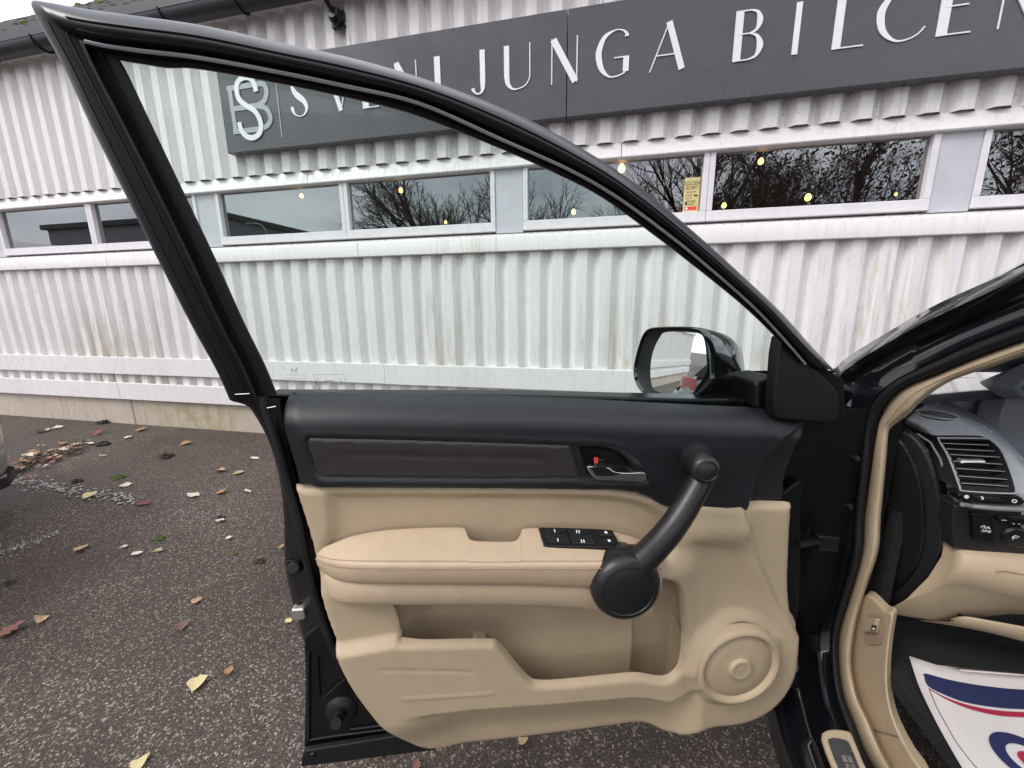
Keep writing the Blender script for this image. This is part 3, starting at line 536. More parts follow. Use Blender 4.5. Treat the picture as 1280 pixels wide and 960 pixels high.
def ut_w(P, d, hs):
    dv = np.interp(P[:, 0], TOPU[:, 0], TOPU[:, 1])-P[:, 1]
    w = .026-.040*np.clip(1-dv/.045, 0, 1)**2.2-.006*ss(dv, .06, .13)
    le = ss(P[:, 0]-.046-(1.12-P[:, 1])*.17, 0, .03); w = w-.010*(1-le)
    W0 = uvs(wood_px, .022); s1 = sd_poly(P, np.concatenate([W0[:5], HAND[1:9], W0[6:]]))[0]
    w = w-.004*ss(-s1, -.004, .0015)+.0009*np.exp(-((s1-.007)/.004)**2)
    w = w-.024*ss(-sd_poly(P, BOWL)[0], .0, .010)
    sa = sd_poly(P, ARC)[0]; w = w-.018*ss(-sa, -.004, .010)
    w = w-.012*ss(P[:, 0], .80, 1.02)*ss(1.1-P[:, 1], 0, .1)
    return w-roll(d, .010)*.9
field('upper_trim', UT, ut_w, .0042, M['dark'], shell)
CRE = uvs([(404, 567), (470, 568.5), (560, 571), (640, 572.5), (672, 574), (686, 579), (692, 590), (694, 604)], .022)
def wood_w(P, d, hs):
    q = seg_d(P, CRE); below = ss((P[:, 1]-np.interp(P[:, 0], CRE[:5, 0], CRE[:5, 1])), -.006, .006)
    dv = np.interp(P[:, 0], TOPU[:, 0], TOPU[:, 1])-P[:, 1]
    return .0215-.006*ss(dv, .06, .13)+.0040-.0016*np.exp(-(q/.0055)**2)*ss(P[:, 0], .10, .20)-roll(d, .004)
field('trim_insert', WOOD, wood_w, .0035, M['wood'], shell)
# inner door handle
lev = MB().prism([D3(x, y, .026) for x, y in smooth([(732, 581), (746, 581.5), (760, 582.5), (766, 587), (782, 588.5), (802, 588), (804.5, 592), (804.5, 597), (790, 598.5), (768, 597.5), (748, 597), (740, 594)], 3, True)], DW_*.010).build('door_handle', M['chrome'], shell, smooth_=False, bevel=.003, seg=3)
MB().prism([D3(x, y, .0365) for x, y in ((737, 583.5), (757, 584), (764, 589), (777, 592), (764, 595), (745, 594.5))], DW_*.001).build('handle_inlay', M['black'], shell, smooth_=False, bevel=.0004)
MB().prism([D3(x, y, .016) for x, y in ((740, 570), (753, 570), (757, 582), (741, 581))], DW_*.014).build('lock_tab', M['black'], shell, smooth_=False, bevel=.003)
MB().prism([D3(x, y, .031) for x, y in ((742.5, 571.5), (747.5, 571.5), (747.5, 579), (742.5, 579))], DW_*.001).build('lock_mark', M['red'], shell, smooth_=False, bevel=.0006)
# mirror sail cover
MB().prism([D3(x, y, -.018) for x, y in smooth([(963, 419), (977, 430), (1005, 458), (1030, 482), (1034, 500), (1031, 522), (1000, 521), (967, 519), (955, 514), (957, 470)], 2, True)], DW_*.026).build('sail_cover', M['black'], shell, smooth_=False, bevel=.008, seg=3)
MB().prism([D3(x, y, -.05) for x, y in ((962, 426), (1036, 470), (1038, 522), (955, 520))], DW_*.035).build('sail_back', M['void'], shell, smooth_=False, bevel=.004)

# beige lower trim
bt = [(369, 606), (376, 628), (386, 660), (398, 706), (407, 745), (421, 785), (441, 830), (467, 868), (495, 901), (520, 922), (545, 932), (575, 933.5), (620, 930), (700, 920.5), (780, 909.5), (800, 907.5), (815, 908.5), (832, 911), (848, 907), (862, 897), (880, 890), (915, 886), (943, 874), (964, 856), (978, 832), (984, 805), (988.5, 772), (984, 757), (983.5, 720), (985, 680), (987, 628), (900, 626), (820, 618), (760, 606), (620, 604)]
BT = np.array(smooth(uvs(bt, .0)[:31], 3)+list(uvs(bt, .0)[31:]))
cav_px = [(478, 740), (492, 770), (500, 800), (505, 804.5), (560, 803.5), (612, 803), (622, 806), (634, 818), (652, 840), (661, 849.5), (672, 854.5), (700, 854), (760, 848), (788, 845.2), (802, 845.5), (822, 849), (836, 848.5), (846, 842), (853, 829), (857, 806), (857, 780), (854, 752), (848, 735), (838, 728), (825, 725), (780, 722), (700, 735), (600, 735)]
def cavw(px): return .045 if px < 800 else .040
CAV = np.array([dp(p[0], p[1], .040)[:2] for p in smooth(cav_px, 3, True)])
REC = uvs(smooth([(406, 615), (414, 613.5), (600, 614.5), (740, 616), (800, 624), (828, 640), (840, 660), (835, 700), (700, 720), (420, 720), (409, 660)], 2, True), .010)
WING = uvs(smooth([(934, 655), (930, 640), (938, 620), (1000, 620), (1000, 790), (984, 772), (972, 755), (958, 725), (944, 690)], 2, True), .022)
DEP = uvs(smooth([(868, 690), (866, 676), (895, 674), (922, 680), (932, 690), (945, 722), (962, 758), (972, 790), (930, 786), (896, 775), (882, 740)], 2, True), .022)
SPK = dp(922, 832, .05)[:2]; SR = abs(dp(972, 832, .05)[0]-dp(872, 832, .05)[0])/2
CRS = uvs([(520, 897), (600, 889), (700, 882), (790, 874), (812, 875), (838, 880), (862, 870), (885, 850)], .045)
VLIP = uvs([(430, 818), (470, 810.5), (500, 805.5), (540, 804)], .04)
def bt_w(P, d, hs):
    low = 1-ss(P[:, 1], .76, .81); right = ss(P[:, 0], dp(825, 700, .02)[0], dp(880, 700, .02)[0])
    w = .012*(1-low)+.045*low; w = w*(1-right)+(.024+.016*(1-ss(P[:, 1], .50, .72)))*right
    w = w-.012*ss(-sd_poly(P, REC)[0], -.002, .020)
    vc = np.interp(P[:, 0], CRS[:, 0], CRS[:, 1])
    w = w-.026*ss(vc-P[:, 1], -.004, .016)*(1-ss(P[:, 0], dp(850, 870, .04)[0], dp(885, 850, .04)[0]))*ss(P[:, 0], .20, .34)-.02*ss(vc-P[:, 1], .01, .10)*(1-right)
    w = w+.006*np.exp(-((P[:, 0]-dp(845, 890, .04)[0])/.035)**2)*(1-ss(P[:, 1], .40, .56))
    s = sd_poly(P, WING)[0]; w = w-.013*ss(-s, -.006, .014)
    s = sd_poly(P, DEP)[0]; w = w-.009*ss(-s, -.008, .026)
    w = w+.010*np.exp(-((P[:, 1]-dp(880, 668, .03)[1])/.028)**2)*ss(P[:, 0], .72, .78)*(1-ss(P[:, 0], .86, .90))
    q = np.hypot(P[:, 0]-SPK[0], P[:, 1]-SPK[1])
    w = w+.014*(1-ss(q, SR*.98, SR*1.28))-.03*(1-ss(q, SR*.90, SR*.98))
    w = w-.0013*np.exp(-(seg_d(P, uvs([(478, 838.5), (560, 839.5), (592, 841)], .045))/.0030)**2)
    w = w+.0015*np.exp(-(seg_d(P, uvs([(505, 874), (560, 871), (614, 867)], .045))/.0035)**2)
    w = w+.006*np.exp(-(seg_d(P, uvs([(860, 838), (880, 806), (905, 786)], .04))/.016)**2)
    vl = np.interp(P[:, 0], VLIP[:, 0], VLIP[:, 1]); lf = 1-ss(P[:, 0], VLIP[2, 0], VLIP[3, 0])
    w = w-.020*ss(P[:, 1]-vl, -.005, .014)*lf*low
    w = w-roll(d, .016)*1.0
    rf_ = 1-.85*lf*ss(P[:, 1]-vl, .0, .02)
    return w-roll(hs[0], .012)*1.15*rf_
field('lower_trim', BT, bt_w, .0036, M['beige'], shell, holes=[CAV])
# inside of the map pocket
LN = uvs([(440, 735), (470, 850), (600, 905), (700, 905), (860, 895), (885, 820), (885, 700), (600, 715)], -.01)
XL, XM, XR = dp(525, 780, -.02)[0], dp(793, 800, -.02)[0], dp(862, 790, 0)[0]
def ln_w(P, d, hs):
    w = -.030+.050*(1-ss(P[:, 0], XL-.060, XL+.012))
    inb = ss(P[:, 0], XM-.003, XM+.003); c = (XM+XR)/2+.004
    w = w-.010*inb*np.clip(1-((P[:, 0]-c)/.06)**2, 0, 1)-.006*inb
    w = w+.050*ss(P[:, 0], XR-.020, XR+.012)
    w = w+.02*(1-ss(P[:, 1], .56, .62))*(P[:, 0] < XM)*.3
    return w
field('map_pocket', LN, ln_w, .0045, M['beige'], shell)
MB().prism([D3(x, y, -.036) for x, y in ((590, 789), (596, 785.5), (607, 786), (609, 790), (608.5, 812), (591.5, 812))], DW_*.020).build('pocket_tab', M['beige'], shell, smooth_=False, bevel=.004)
MB().tube([D3(*p, -.018) for p in smooth([(508, 806), (507, 797), (515, 783), (528, 770), (540, 757)], 4)], .0011, 5).build('pocket_seam', M['beige'], shell)
MB().tube([D3(*p, -.020) for p in smooth([(818, 757), (834, 763), (846, 775), (853, 795), (854, 815)], 4)], .0012, 5).build('pocket_seam', M['beige'], shell)
MB().prism([D3(x, y, -.034) for x, y in ((781, 838), (788, 835), (791, 850), (778, 850))], DW_*.012).build('pocket_tab', M['beige'], shell, smooth_=False, bevel=.004)
# speaker cover
r_ = SR
MB().lathe(DP(SPK[0], SPK[1], .052), DW_, [(r_*1.05, -.012), (r_*1.03, .000), (r_*.99, .006), (r_*.93, .0085), (r_*.88, .007), (r_*.84, .001), (r_*.825, -.001), (r_*.81, .0005), (r_*.5, .003), (r_*.30, .0035), (r_*.275, .004), (r_*.26, .009), (r_*.22, .0105), (r_*.19, .0095), (r_*.1, .010), (0, .010)], 64).build('speaker_cover', M['beige'], shell, angle=60)

# armrest
A_ = [(396, 688, .004), (400, 683, .005), (408, 680, .006), (418, 676, .007), (432, 669.5, .008), (450, 664, .008), (480, 659, .008), (520, 656, .008), (578, 655, .008), (582, 656.5, .010), (584.5, 668, .030), (589, 673, .037), (600, 674, .038), (635, 674.5, .038), (645, 674, .037), (650, 668, .030), (652, 658, .010), (656, 656, .008), (700, 657, .008), (750, 659.5, .008), (780, 664, .008), (800, 671, .008), (815, 680, .008), (826, 690, .008)]
B_ = [(396, 694, .012), (400, 697, .022), (408, 699.5, .035), (418, 701.5, .048), (432, 703, .060), (450, 703.8, .070), (480, 704.3, .078), (520, 704.6, .082), (578, 704.8, .084), (582, 704.8, .084), (584.5, 704.8, .084), (589, 704.8, .084), (600, 704.8, .084), (635, 704.8, .084), (645, 704.8, .084), (650, 704.8, .084), (652, 704.8, .084), (656, 704.8, .084), (700, 704.6, .084), (750, 704.3, .084), (780, 704, .084), (800, 704, .084), (815, 704, .080), (826, 704, .076)]
Dn = [(399, 710, .010), (404, 716, .018), (411, 722, .030), (421, 727, .044), (434, 729.5, .056), (452, 731, .066), (480, 731.7, .074), (520, 732, .078), (578, 732.5, .080), (582, 732.5, .080), (584.5, 732.5, .080), (589, 732.5, .080), (600, 732.5, .080), (635, 733, .080), (645, 733, .080), (650, 733, .080), (652, 733, .080), (656, 733, .080), (700, 734.5, .080), (750, 737, .080), (780, 739, .080), (800, 740, .080), (815, 741, .076), (826, 742, .072)]
def r3(L_): return [dp(x, y, w) for x, y, w in L_]
a3, b3, d3 = r3(A_), r3(B_), r3(Dn)
def lerp(p, q, t): return [a*(1-t)+b*t for a, b in zip(p, q)]
def ofs(p, v=0., w=0.): return [a+np.array([0, v, w]) for a in p]
rails = [ofs(a3, -.03, 0), ofs(a3, -.006, 0), ofs(lerp(a3, b3, .06), .0005), lerp(a3, b3, .3), ofs(lerp(a3, b3, .7), .0008), ofs(lerp(a3, b3, .93), .0006), b3, ofs(lerp(b3, d3, .07), 0, .003), ofs(lerp(b3, d3, .35), 0, .006), ofs(lerp(b3, d3, .75), 0, .004), ofs(d3, 0, -.001), ofs(d3, -.002, -.010), ofs(d3, .0, -.05)]
MB().loft([[DP(*q) for q in r] for r in rails]).build('armrest', M['leather'], shell, angle=180, sub=2)
st = MB()
for off, t in ((.0016, .90),):
    P_ = [DP(*q) for q in smooth(ofs(lerp(a3, b3, .955), off), 6)]
    L_ = [0.]
    for p, q in zip(P_[:-1], P_[1:]): L_.append(L_[-1]+np.linalg.norm(q-p))
    for s0 in np.arange(.004, L_[-1]-.01, .0052):
        f = lambda s_: np.array([np.interp(s_, L_, [p[k] for p in P_]) for k in range(3)])
        st.tube([f(s0), f(s0+.0034)], .0007, 4)
tag(st.build('stitching', M['thread'], shell), None, None, kind='stuff')
MB().tube([DP(*q) for q in smooth(ofs(lerp(b3, d3, .10), 0, .0062), 3)], .0009, 5).build('armrest_seam', M['thread'], shell)
# bolster under the armrest
Fb = [(404, 727, .006), (408, 738, .012), (413, 748, .022), (421, 754, .034), (434, 756.5, .046), (452, 757, .056), (480, 757.5, .062), (520, 757.7, .066), (578, 757.8, .068), (640, 758, .068), (700, 760, .067), (740, 764.5, .066), (780, 772, .062), (815, 778, .05)]
Tb = [(401, 716, .008), (405, 721, .014), (411, 726, .026), (421, 729, .040), (434, 731, .052), (452, 732, .062), (480, 732.5, .068), (520, 733, .073), (578, 733, .075), (640, 733.5, .075), (700, 735, .075), (740, 737, .075), (780, 739, .075), (815, 741, .07)]
t3, f3 = r3(Tb), r3(Fb)
rails = [ofs(t3, .012, -.03), ofs(t3, .006, -.004), ofs(lerp(t3, f3, .1), 0, .002), ofs(lerp(t3, f3, .5), 0, .005), ofs(lerp(t3, f3, .88), 0, .003), ofs(f3, -.001, -.003), ofs(f3, -.001, -.014), ofs(f3, .004, -.06)]
MB().loft([[DP(*q) for q in r] for r in rails]).build('bolster', M['leather'], shell, angle=180, sub=2)
# window switches let into the armrest
def ap(px, py, lift=.002): return DP(*(dp(px, py, .010+(py-657)/47*.074)+np.array([0, lift, 0])))
UPV = np.array([0, 0, 1.])
sw = MB().prism([ap(x, y, -.004) for x, y in smooth([(674, 664), (677, 661.5), (720, 662.5), (762, 664.5), (767, 668), (775, 684), (773, 687), (730, 686.5), (684, 685), (679, 681)], 2, True)], UPV*.0085).build('switch_panel', M['black'], shell, smooth_=False, bevel=.002)
for poly in ([(680, 664.5), (706, 665.5), (713, 684), (685, 683)], [(709, 665.5), (737, 666.5), (745, 685), (716, 684)]):
    k = MB().prism([ap(x, y, .004) for x, y in poly], UPV*.004).build('window_switch', M['rubber'], shell, smooth_=False, bevel=.002)
for c in ((702, 668), (733, 669)):
    MB().lathe(ap(*c, .0075), UPV, [(.0062, 0), (.006, .0008), (.0035, .0004), (0, .0002)], 18).build('switch_dish', M['black'], shell)
for poly in ([(748, 668), (764, 669), (766, 674), (750, 673.5)], [(752, 677.5), (767, 678), (770, 683.5), (755, 683)]):
    MB().prism([ap(x, y, .004) for x, y in poly], UPV*.003).build('lock_switch', M['rubber'], shell, smooth_=False, bevel=.0012)
mk = MB()
for x, y in ((693, 668.5), (697, 680), (722, 669.5), (728, 681.5)):
    for dx in ((0,) if x < 700 else (-1.5, 1.5)): mk.prism([ap(x+dx-.7, y-1.6, .0083), ap(x+dx+.5, y-1.6, .0083), ap(x+dx+1.2, y+2.2, .0083), ap(x+dx-.1, y+2.2, .0083)], UPV*.0004)
for x, y in ((757, 670), (761, 680.5)): mk.prism([ap(x-1.8, y-1.2, .0073), ap(x+1.4, y-1.4, .0073), ap(x+2.2, y+1.3, .0073), ap(x-.8, y+1.5, .0073)], UPV*.0004)
tag(mk.build('switch_symbols', M['white'], shell, smooth_=False), None, None, kind='stuff')

# grab handle
gc = dp(784, 736, .095); R0 = .0605
gh = MB().lathe(DP(gc[0], gc[1], 0), DW_, [(R0*.80, .03), (R0*.93, .055), (R0*1.0, .080), (R0*.985, .092), (R0*.90, .101), (R0*.80, .104), (R0*.735, .1045), (R0*.715, .103), (R0*.70, .1035), (R0*.4, .106), (0, .1065)], 56).build('grab_handle', M['grip'], shell, angle=50)
uc = dp(884, 589, .090); ub = dp(868, 572, .020); C0 = DP(*ub); C1 = DP(*uc); ax = C1-C0; ln_ = np.linalg.norm(ax); ax /= ln_
MB().lathe(C0, ax, [(.036, -.02), (.034, .000), (.0285, .012), (.0255, .024), (.0245, .030)], 40).build('handle_base', M['dark'], shell, angle=60)
MB().lathe(C0, ax, [(.0235, .022), (.0250, .030), (.0245, ln_-.020), (.0235, ln_-.006), (.0205, ln_), (.0165, ln_+.0015), (.0152, ln_-.0005), (.0145, ln_), (0, ln_+.001)], 40).build('handle_boss', M['grip'], shell, angle=50)
s0 = DP(*dp(873, 606, .070)); s1 = DP(*dp(796, 706, .078))
pts = [s0+(s1-s0)*t+DW_*(.012*math.sin(math.pi*t)) for t in np.linspace(-.12, 1.06, 16)]
rad = [.0190+(.0245-.0190)*t+.004*max(0, t-.8)/.2 for t in np.linspace(0, 1, 16)]
MB().tube(pts, rad, 24).build('handle_bar', M['grip'], shell)
sh = DP(*dp(772, 702, .075)); MB().tube([DP(*dp(768, 712, .070)), DP(*dp(779, 700, .072)), DP(*dp(795, 700, .072)), DP(*dp(805, 708, .07))], [.026, .026, .027, .022], 18).build('handle_shoulder', M['grip'], shell)

# door mirror
MN = np.array([-.822, -.570, .075]); MN /= np.linalg.norm(MN); mc = DP(*dp(845, 457, -.17))
def mp_(px, py, off=0.):
    d = ray(px, py); t = ((mc+MN*off-CAM)@MN)/(d@MN); return CAM+d*t
z4 = lambda L_: [(740+x/4, 380+y/4) for x, y in L_]
rim = smooth(z4([(207, 345), (215, 280), (238, 195), (262, 140), (300, 118), (420, 112), (525, 118), (568, 145), (588, 200), (600, 300), (600, 395), (560, 440), (480, 500), (430, 503), (340, 480), (260, 450), (222, 405)]), 3, True)
glo = smooth(z4([(292, 330), (305, 240), (340, 165), (372, 140), (470, 140), (540, 150), (562, 185), (572, 270), (570, 345), (520, 420), (470, 482), (425, 474), (345, 445), (302, 415)]), 3, True)
rimP = [mp_(*p) for p in rim]; cP = sum(rimP)/len(rimP); bk = np.array([.42, .90, .06])
rings = []
for k, (sc_, off, sh_) in enumerate(((.93, -.004, 0), (.97, .003, 0), (1., 0, 0), (1.0, -.014, 0), (.985, -.035, .003), (.93, -.065, .012), (.80, -.092, .028), (.55, -.110, .045), (.25, -.118, .055), (.02, -.119, .06))):
    rings.append([cP+(p-cP)*sc_+MN*off+np.array([.8, .25, -.25])*sh_ for p in rimP])
rings = [r+[r[0]] for r in rings]
mh = MB().loft(rings).build('mirror_housing', M['carpaint'], shell, angle=60)
gP = [mp_(*p, -.003) for p in glo]; gcn = sum(gP)/len(gP)
MB().add(gP+[p-MN*.003 for p in gP], [tuple(range(len(gP)))]+[(i, (i+1) % len(gP), len(gP)+(i+1) % len(gP), len(gP)+i) for i in range(len(gP))]).build('mirror_glass', M['mirror'], shell, smooth_=False)
nr = len(rimP); MB().loft([[p for p in rings[0]], [cP+(p-cP)*.86+MN*-.008 for p in rings[2]], [cP+(p-cP)*.5+MN*-.0095 for p in rings[2]], [cP+(p-cP)*.02+MN*-.0095 for p in rings[2]]]).build('mirror_bezel', M['black'], shell)
MB().prism([D3(x, y, -.10) for x, y in smooth([(866, 503), (880, 488), (905, 478), (925, 474), (950, 476), (962, 480), (962, 512), (930, 508), (890, 507)], 2, True)], DW_*-.07).build('mirror_arm', M['carpaint'], shell, smooth_=False, bevel=.012, seg=3)
MB().prism([D3(x, y, -.03) for x, y in ((945, 478), (975, 470), (985, 520), (945, 512))], DW_*-.09).build('mirror_foot', M['black'], shell, smooth_=False, bevel=.008)

# ------------------------------------------------------------------ black car: body around the door opening
BS = [((1300, 324), (1300, 349), (1300, 372), (1300, 420)), ((1220, 358), (1210, 392), (1212, 408), (1227, 446)), ((1160, 386), (1145, 423), (1152, 438), (1171, 469)), ((1100, 421), (1100, 447), (1110, 462), (1134, 484)), ((1060, 446), (1072, 465), (1086, 480), (1115, 499)), ((1043, 463), (1052, 483), (1072, 497), (1104, 515)), ((1037, 485), (1043, 505), (1064, 520), (1096, 530)), ((1025, 520), (1036, 540), (1060, 546), (1092, 546)), ((1012, 580), (1031, 580), (1057, 580), (1089, 580)), ((1008, 640), (1026, 640), (1051, 640), (1082, 645)), ((1004, 690), (1019, 690), (1048, 690), (1079, 690)), ((992, 740), (1009, 740), (1037, 740), (1065, 740)), ((970, 800), (1000, 795), (1026, 792), (1050, 790)), ((958, 850), (1000, 840), (1028, 835), (1049, 830)), ((960, 900), (1006, 880), (1034, 875), (1055, 870)), ((975, 960), (1020, 930), (1046, 915), (1067, 900)), ((1000, 1020), (1045, 990), (1067, 970), (1085, 945)), ((1060, 1120), (1105, 1090), (1120, 1060), (1128, 1020)), ((1200, 1400), (1230, 1370), (1240, 1320), (1230, 1260))]
BX = [(.545, .555, .575, .60)]*5+[(.53, .545, .57, .60)]+[(.50, .53, .565, .60)]*2+[(.49, .53, .565, .60)]*4+[(.46, .50, .55, .59), (.43, .475, .54, .585), (.415, .465, .53, .58), (.41, .46, .525, .58), (.41, .46, .525, .58), (.41, .46, .525, .58), (.41, .46, .525, .58)]
def brail(i, f=0., j=None, dx=0.):
    out = []
    for s_, x_ in zip(BS, BX):
        jj = i if j is None else j
        p = np.array(s_[i], float)*(1-f)+np.array(s_[jj], float)*f; X = x_[i]*(1-f)+x_[jj]*f+dx
        out.append(atXt(p[0], p[1], X))
    return smooth(out, 4)
def deeper(r, v): return [p+np.array(v) for p in r]
brs = [deeper(brail(0), (.16, .10, -.04)), deeper(brail(0), (.05, .03, -.008)), deeper(brail(0), (.006, .004, 0)), brail(0), brail(0, .5, 1, -.012), brail(0, .92, 1, -.002), brail(0, 1, 1, .004), brail(1, .3, 2, .010), brail(1, .85, 2, .008), brail(2), brail(2, .5, 3, -.004), brail(2, .9, 3, .01)]
MB().loft([r[:29] for r in brs]).build('windscreen_pillar', M['carpaint'], car, angle=60)
MB().loft([r[28:51] for r in brs]).build('hinge_pillar', M['satin'], car, angle=60)
MB().loft([r[50:] for r in brs]).build('sill_panel', M['carpaint'], car, angle=60)
MB().loft([brail(2, .52, 3, .008), brail(2, .58, 3, -.010), brail(2, .72, 3, -.016), brail(2, .86, 3, -.012), brail(2, .96, 3, .0), brail(2, 1., 3, .012)]).build('opening_seal', M['rubber'], car, angle=180)
# beige trim strip beside the opening seal
RB = [(1300, 436), (1242, 457), (1190, 475), (1155, 497), (1138, 514), (1124, 526), (1113, 536), (1110, 552), (1107, 585), (1101, 645), (1097, 690), (1081, 740), (1068, 790), (1064, 830), (1072, 870), (1086, 900), (1106, 945), (1150, 1020), (1260, 1260)]
def erail(f, dx):
    out = []
    for s_, x_, q in zip(BS, BX, RB):
        p = np.array(s_[3], float)*(1-f)+np.array(q, float)*f; out.append(atXt(p[0], p[1], x_[3]+dx))
    return smooth(out, 4)
MB().loft([erail(-.25, .012), erail(-.05, .004), erail(.12, -.002), erail(.35, -.003), erail(.52, -.0015), erail(.57, .0005), erail(.64, .001), erail(.85, .006), erail(1.0, .022), erail(1.05, .05)]).build('opening_trim', M['beige'], car, angle=70)
# fender, bonnet, front of the car
def car_surf(name, rows, m, **k): return MB().loft(rows).build(name, M[m], car, **k)
fy = np.linspace(.985, 2.30, 9)
def bon(y): t = (y-.98)/1.32; return 1.065-.10*t-.10*t**3
car_surf('bonnet', [[(x, y+.03*(1-abs(x-1.41)/.85)*(y < 1.1)-.16*((x-1.41)/.85)**2*(y-.98)/1.3, bon(y)-.05*abs((x-1.41)/.86)**2.5+.02) for y in fy] for x in np.linspace(.585, 2.235, 13)], 'carpaint', angle=180)
fen = []
for z_, dx in ((1.035, .075), (1.02, .045), (.98, .02), (.90, .0), (.78, -.012), (.60, -.005), (.45, .0), (.30, .02)):
    fen.append([(.505+dx+.20*max(0, (y-1.7)/.6)**2, y, z_-(1.075-bon(y))*(1 if z_ > .8 else 0)) for y in np.linspace(1.02, 2.30, 10)])
car_surf('fender', fen, 'carpaint', angle=180)
car_surf('bumper', [[(x, 2.31+.14*(1-((x-1.41)/.80)**2)-dy, z) for x in np.linspace(.70, 2.12, 13)] for z, dy in ((.90, .06), (.80, .01), (.60, 0), (.42, .0), (.30, .06))], 'carpaint', angle=180)
car_surf('fender', [[(2.82-p[0], p[1], p[2]) for p in r] for r in fen], 'carpaint', angle=180)
for X in (.545, 2.08):
    w_ = MB().lathe((X, 1.63, .34), (1, 0, 0), [(.20, .0), (.30, -.012), (.335, .01), (.342, .05), (.342, .15), (.335, .19), (.30, .20)], 40).build('wheel', M['tyre'], car)
    MB().lathe((X+.01, 1.63, .34), (1, 0, 0), [(.03, 0), (.06, .01), (.18, .03), (.205, -.012), (.215, .0)], 30).build('rim', M['steel'], w_)
MB().box((.43, .985, .30), (.64, 1.005, 1.03)).build('gap_blocker', M['void'], car, smooth_=False)  # added black panel, hides the bright fender reflection behind the hinge gap
# roof, screen, far side
def rf(x): return 1.665-.05*((x-1.41)/.72)**2
car_surf('roof', [[(x, y, rf(x)-.05*max(0, (y+.0)/.42)**2-.02*abs((x-1.41)/.72)**6) for y in np.linspace(-1.6, .36, 8)] for x in np.linspace(.72, 2.10, 11)], 'carpaint', angle=180, solid=.03)
scr = [[(1.41+(a-.5)*2*wd2, y-.10*(2*a-1)**2*.6, z) for a in np.linspace(0, 1, 9)] for y, z, wd2 in ((1.30, 1.075, .80), (1.02, 1.25, .765), (.70, 1.44, .725), (.40, 1.60, .69))]
car_surf('windscreen', scr, 'screen', angle=180)
car_surf('screen_band', [[(p[0], p[1]-.012, p[2]+.002) for p in r] for r in (scr[0], scr[1], [tuple(np.array(a)*.6+np.array(b)*.4) for a, b in zip(scr[1], scr[2])])], 'dashtop', angle=180)
MB().box((2.25, -1.7, .32), (2.31, 1.0, 1.08)).build('far_side', M['carpaint'], car, smooth_=False, bevel=.03)
MB().tube([(2.22, 1.05, 1.07), (2.10, .42, 1.58)], .045, 10).build('far_pillar', M['carpaint'], car)
MB().box((.44, -1.7, .30), (.56, .12, .445)).build('sill', M['carpaint'], car, smooth_=False, bevel=.02)
# scuff plate on the sill
def sc_p(px, py, dz=0.): return atX(px, py, .483)+np.array([0, 0, dz])
sp_o = MB().prism([atZ(x, y, .452) for x, y in smooth([(1026, 928), (1030, 919), (1042, 917), (1058, 919), (1064, 924), (1078, 958), (1100, 1010), (1075, 1020), (1052, 990), (1038, 960)], 2, True)], UPV*.012).build('scuff_plate', M['beige'], car, smooth_=False, bevel=.004)
sp_i = MB().prism([atZ(x, y, .4645) for x, y in smooth([(1035.5, 929), (1037, 924), (1045, 923), (1057, 926), (1062, 931), (1074, 960), (1090, 1000), (1070, 1000), (1050, 966)], 2, True)], UPV*.002).build('scuff_insert', mat('brushed dark steel', (.16, .16, .17), .28, .7, var=.1, vscale=40), sp_o, smooth_=False, bevel=.001)
for i in range(4):
    for j in range(2):
        x = 1051+j*7+i*4.6; y = 944+i*10.5+j*.6
        MB().prism([atZ(a, b, .4668) for a, b in ((x, y), (x+5.2, y+.4), (x+9, y+8.6), (x+3.6, y+8.2))], UPV*.0012).build('scuff_stud', M['steel'], sp_o, smooth_=False, bevel=.0008)
# check strap and hinge bits
a = atX(1030, 674, .50); b = D3(996, 680, -.02)
MB().tube([a, b], .008, 8).build('check_strap', M['satin'], car)
MB().box(a-np.array([.02, .02, .018]), a+np.array([.02, .02, .018])).build('strap_bracket', M['satin'], car, smooth_=False, bevel=.004)
for px, py in ((1062, 633), (1070, 573), (1040, 676)):
    MB().lathe(atX(px, py, .53), (-1, -.6, 0), [(.008, 0), (.008, .006), (.004, .008), (0, .009)], 8).build('bolt', M['satin'], car)

# ------------------------------------------------------------------ dashboard and footwell
def ypoly(pts, Y, sm=0): q = smooth(pts, sm, True) if sm else pts; return [atY(x, y, Y) for x, y in q]
def Q(L_): return [atY(x, y, Y) for x, y, Y in L_]
def YV(d): return np.array([0, d, 0])
# main grey face from the seam to the switch row, as rails
def dY0(x, y): return 1.0-.085*min(1., (y-547)/70)-.015*((x-1173)/97)
seam = [(x, y, dY0(x, y)+.030) for x, y in ((1126, 521), (1140, 509), (1152, 500.5), (1160, 499.5), (1185, 509), (1210, 522), (1235, 535), (1258, 552), (1280, 574), (1300, 600), (1330, 640))]
left_ = [(1126, 530, 1.04), (1146, 535, 1.03), (1163, 548, 1.01), (1175, 567, .99), (1183, 590, .975), (1188, 615, .965), (1190, 640, .955), (1190.5, 665, .95), (1190, 690, .945), (1190, 720, .945)]
ra, rb = [np.array(p) for p in Q(seam)], [np.array(p) for p in Q(left_)]
dface = smooth([(1126, 521), (1140, 509), (1152, 500.5), (1160, 499.5), (1185, 509), (1210, 522), (1235, 535), (1258, 552), (1280, 574), (1300, 600), (1330, 640)], 3)+[np.array(p, float) for p in ((1330, 690), (1260, 692), (1193, 688))]+smooth([(1191.5, 670), (1190.5, 650), (1187, 622), (1181, 595), (1173, 571), (1162, 551), (1147, 538), (1130, 530)], 3)
def dY(x, y): return 1.0-.085*min(1., (y-547)/70)-.015*((x-1173)/97)
def df_w(P, d, hs): return np.array([dY(min(x, 1290), y) for x, y in P])+.030*np.clip(1-d/9., 0, 1)**2
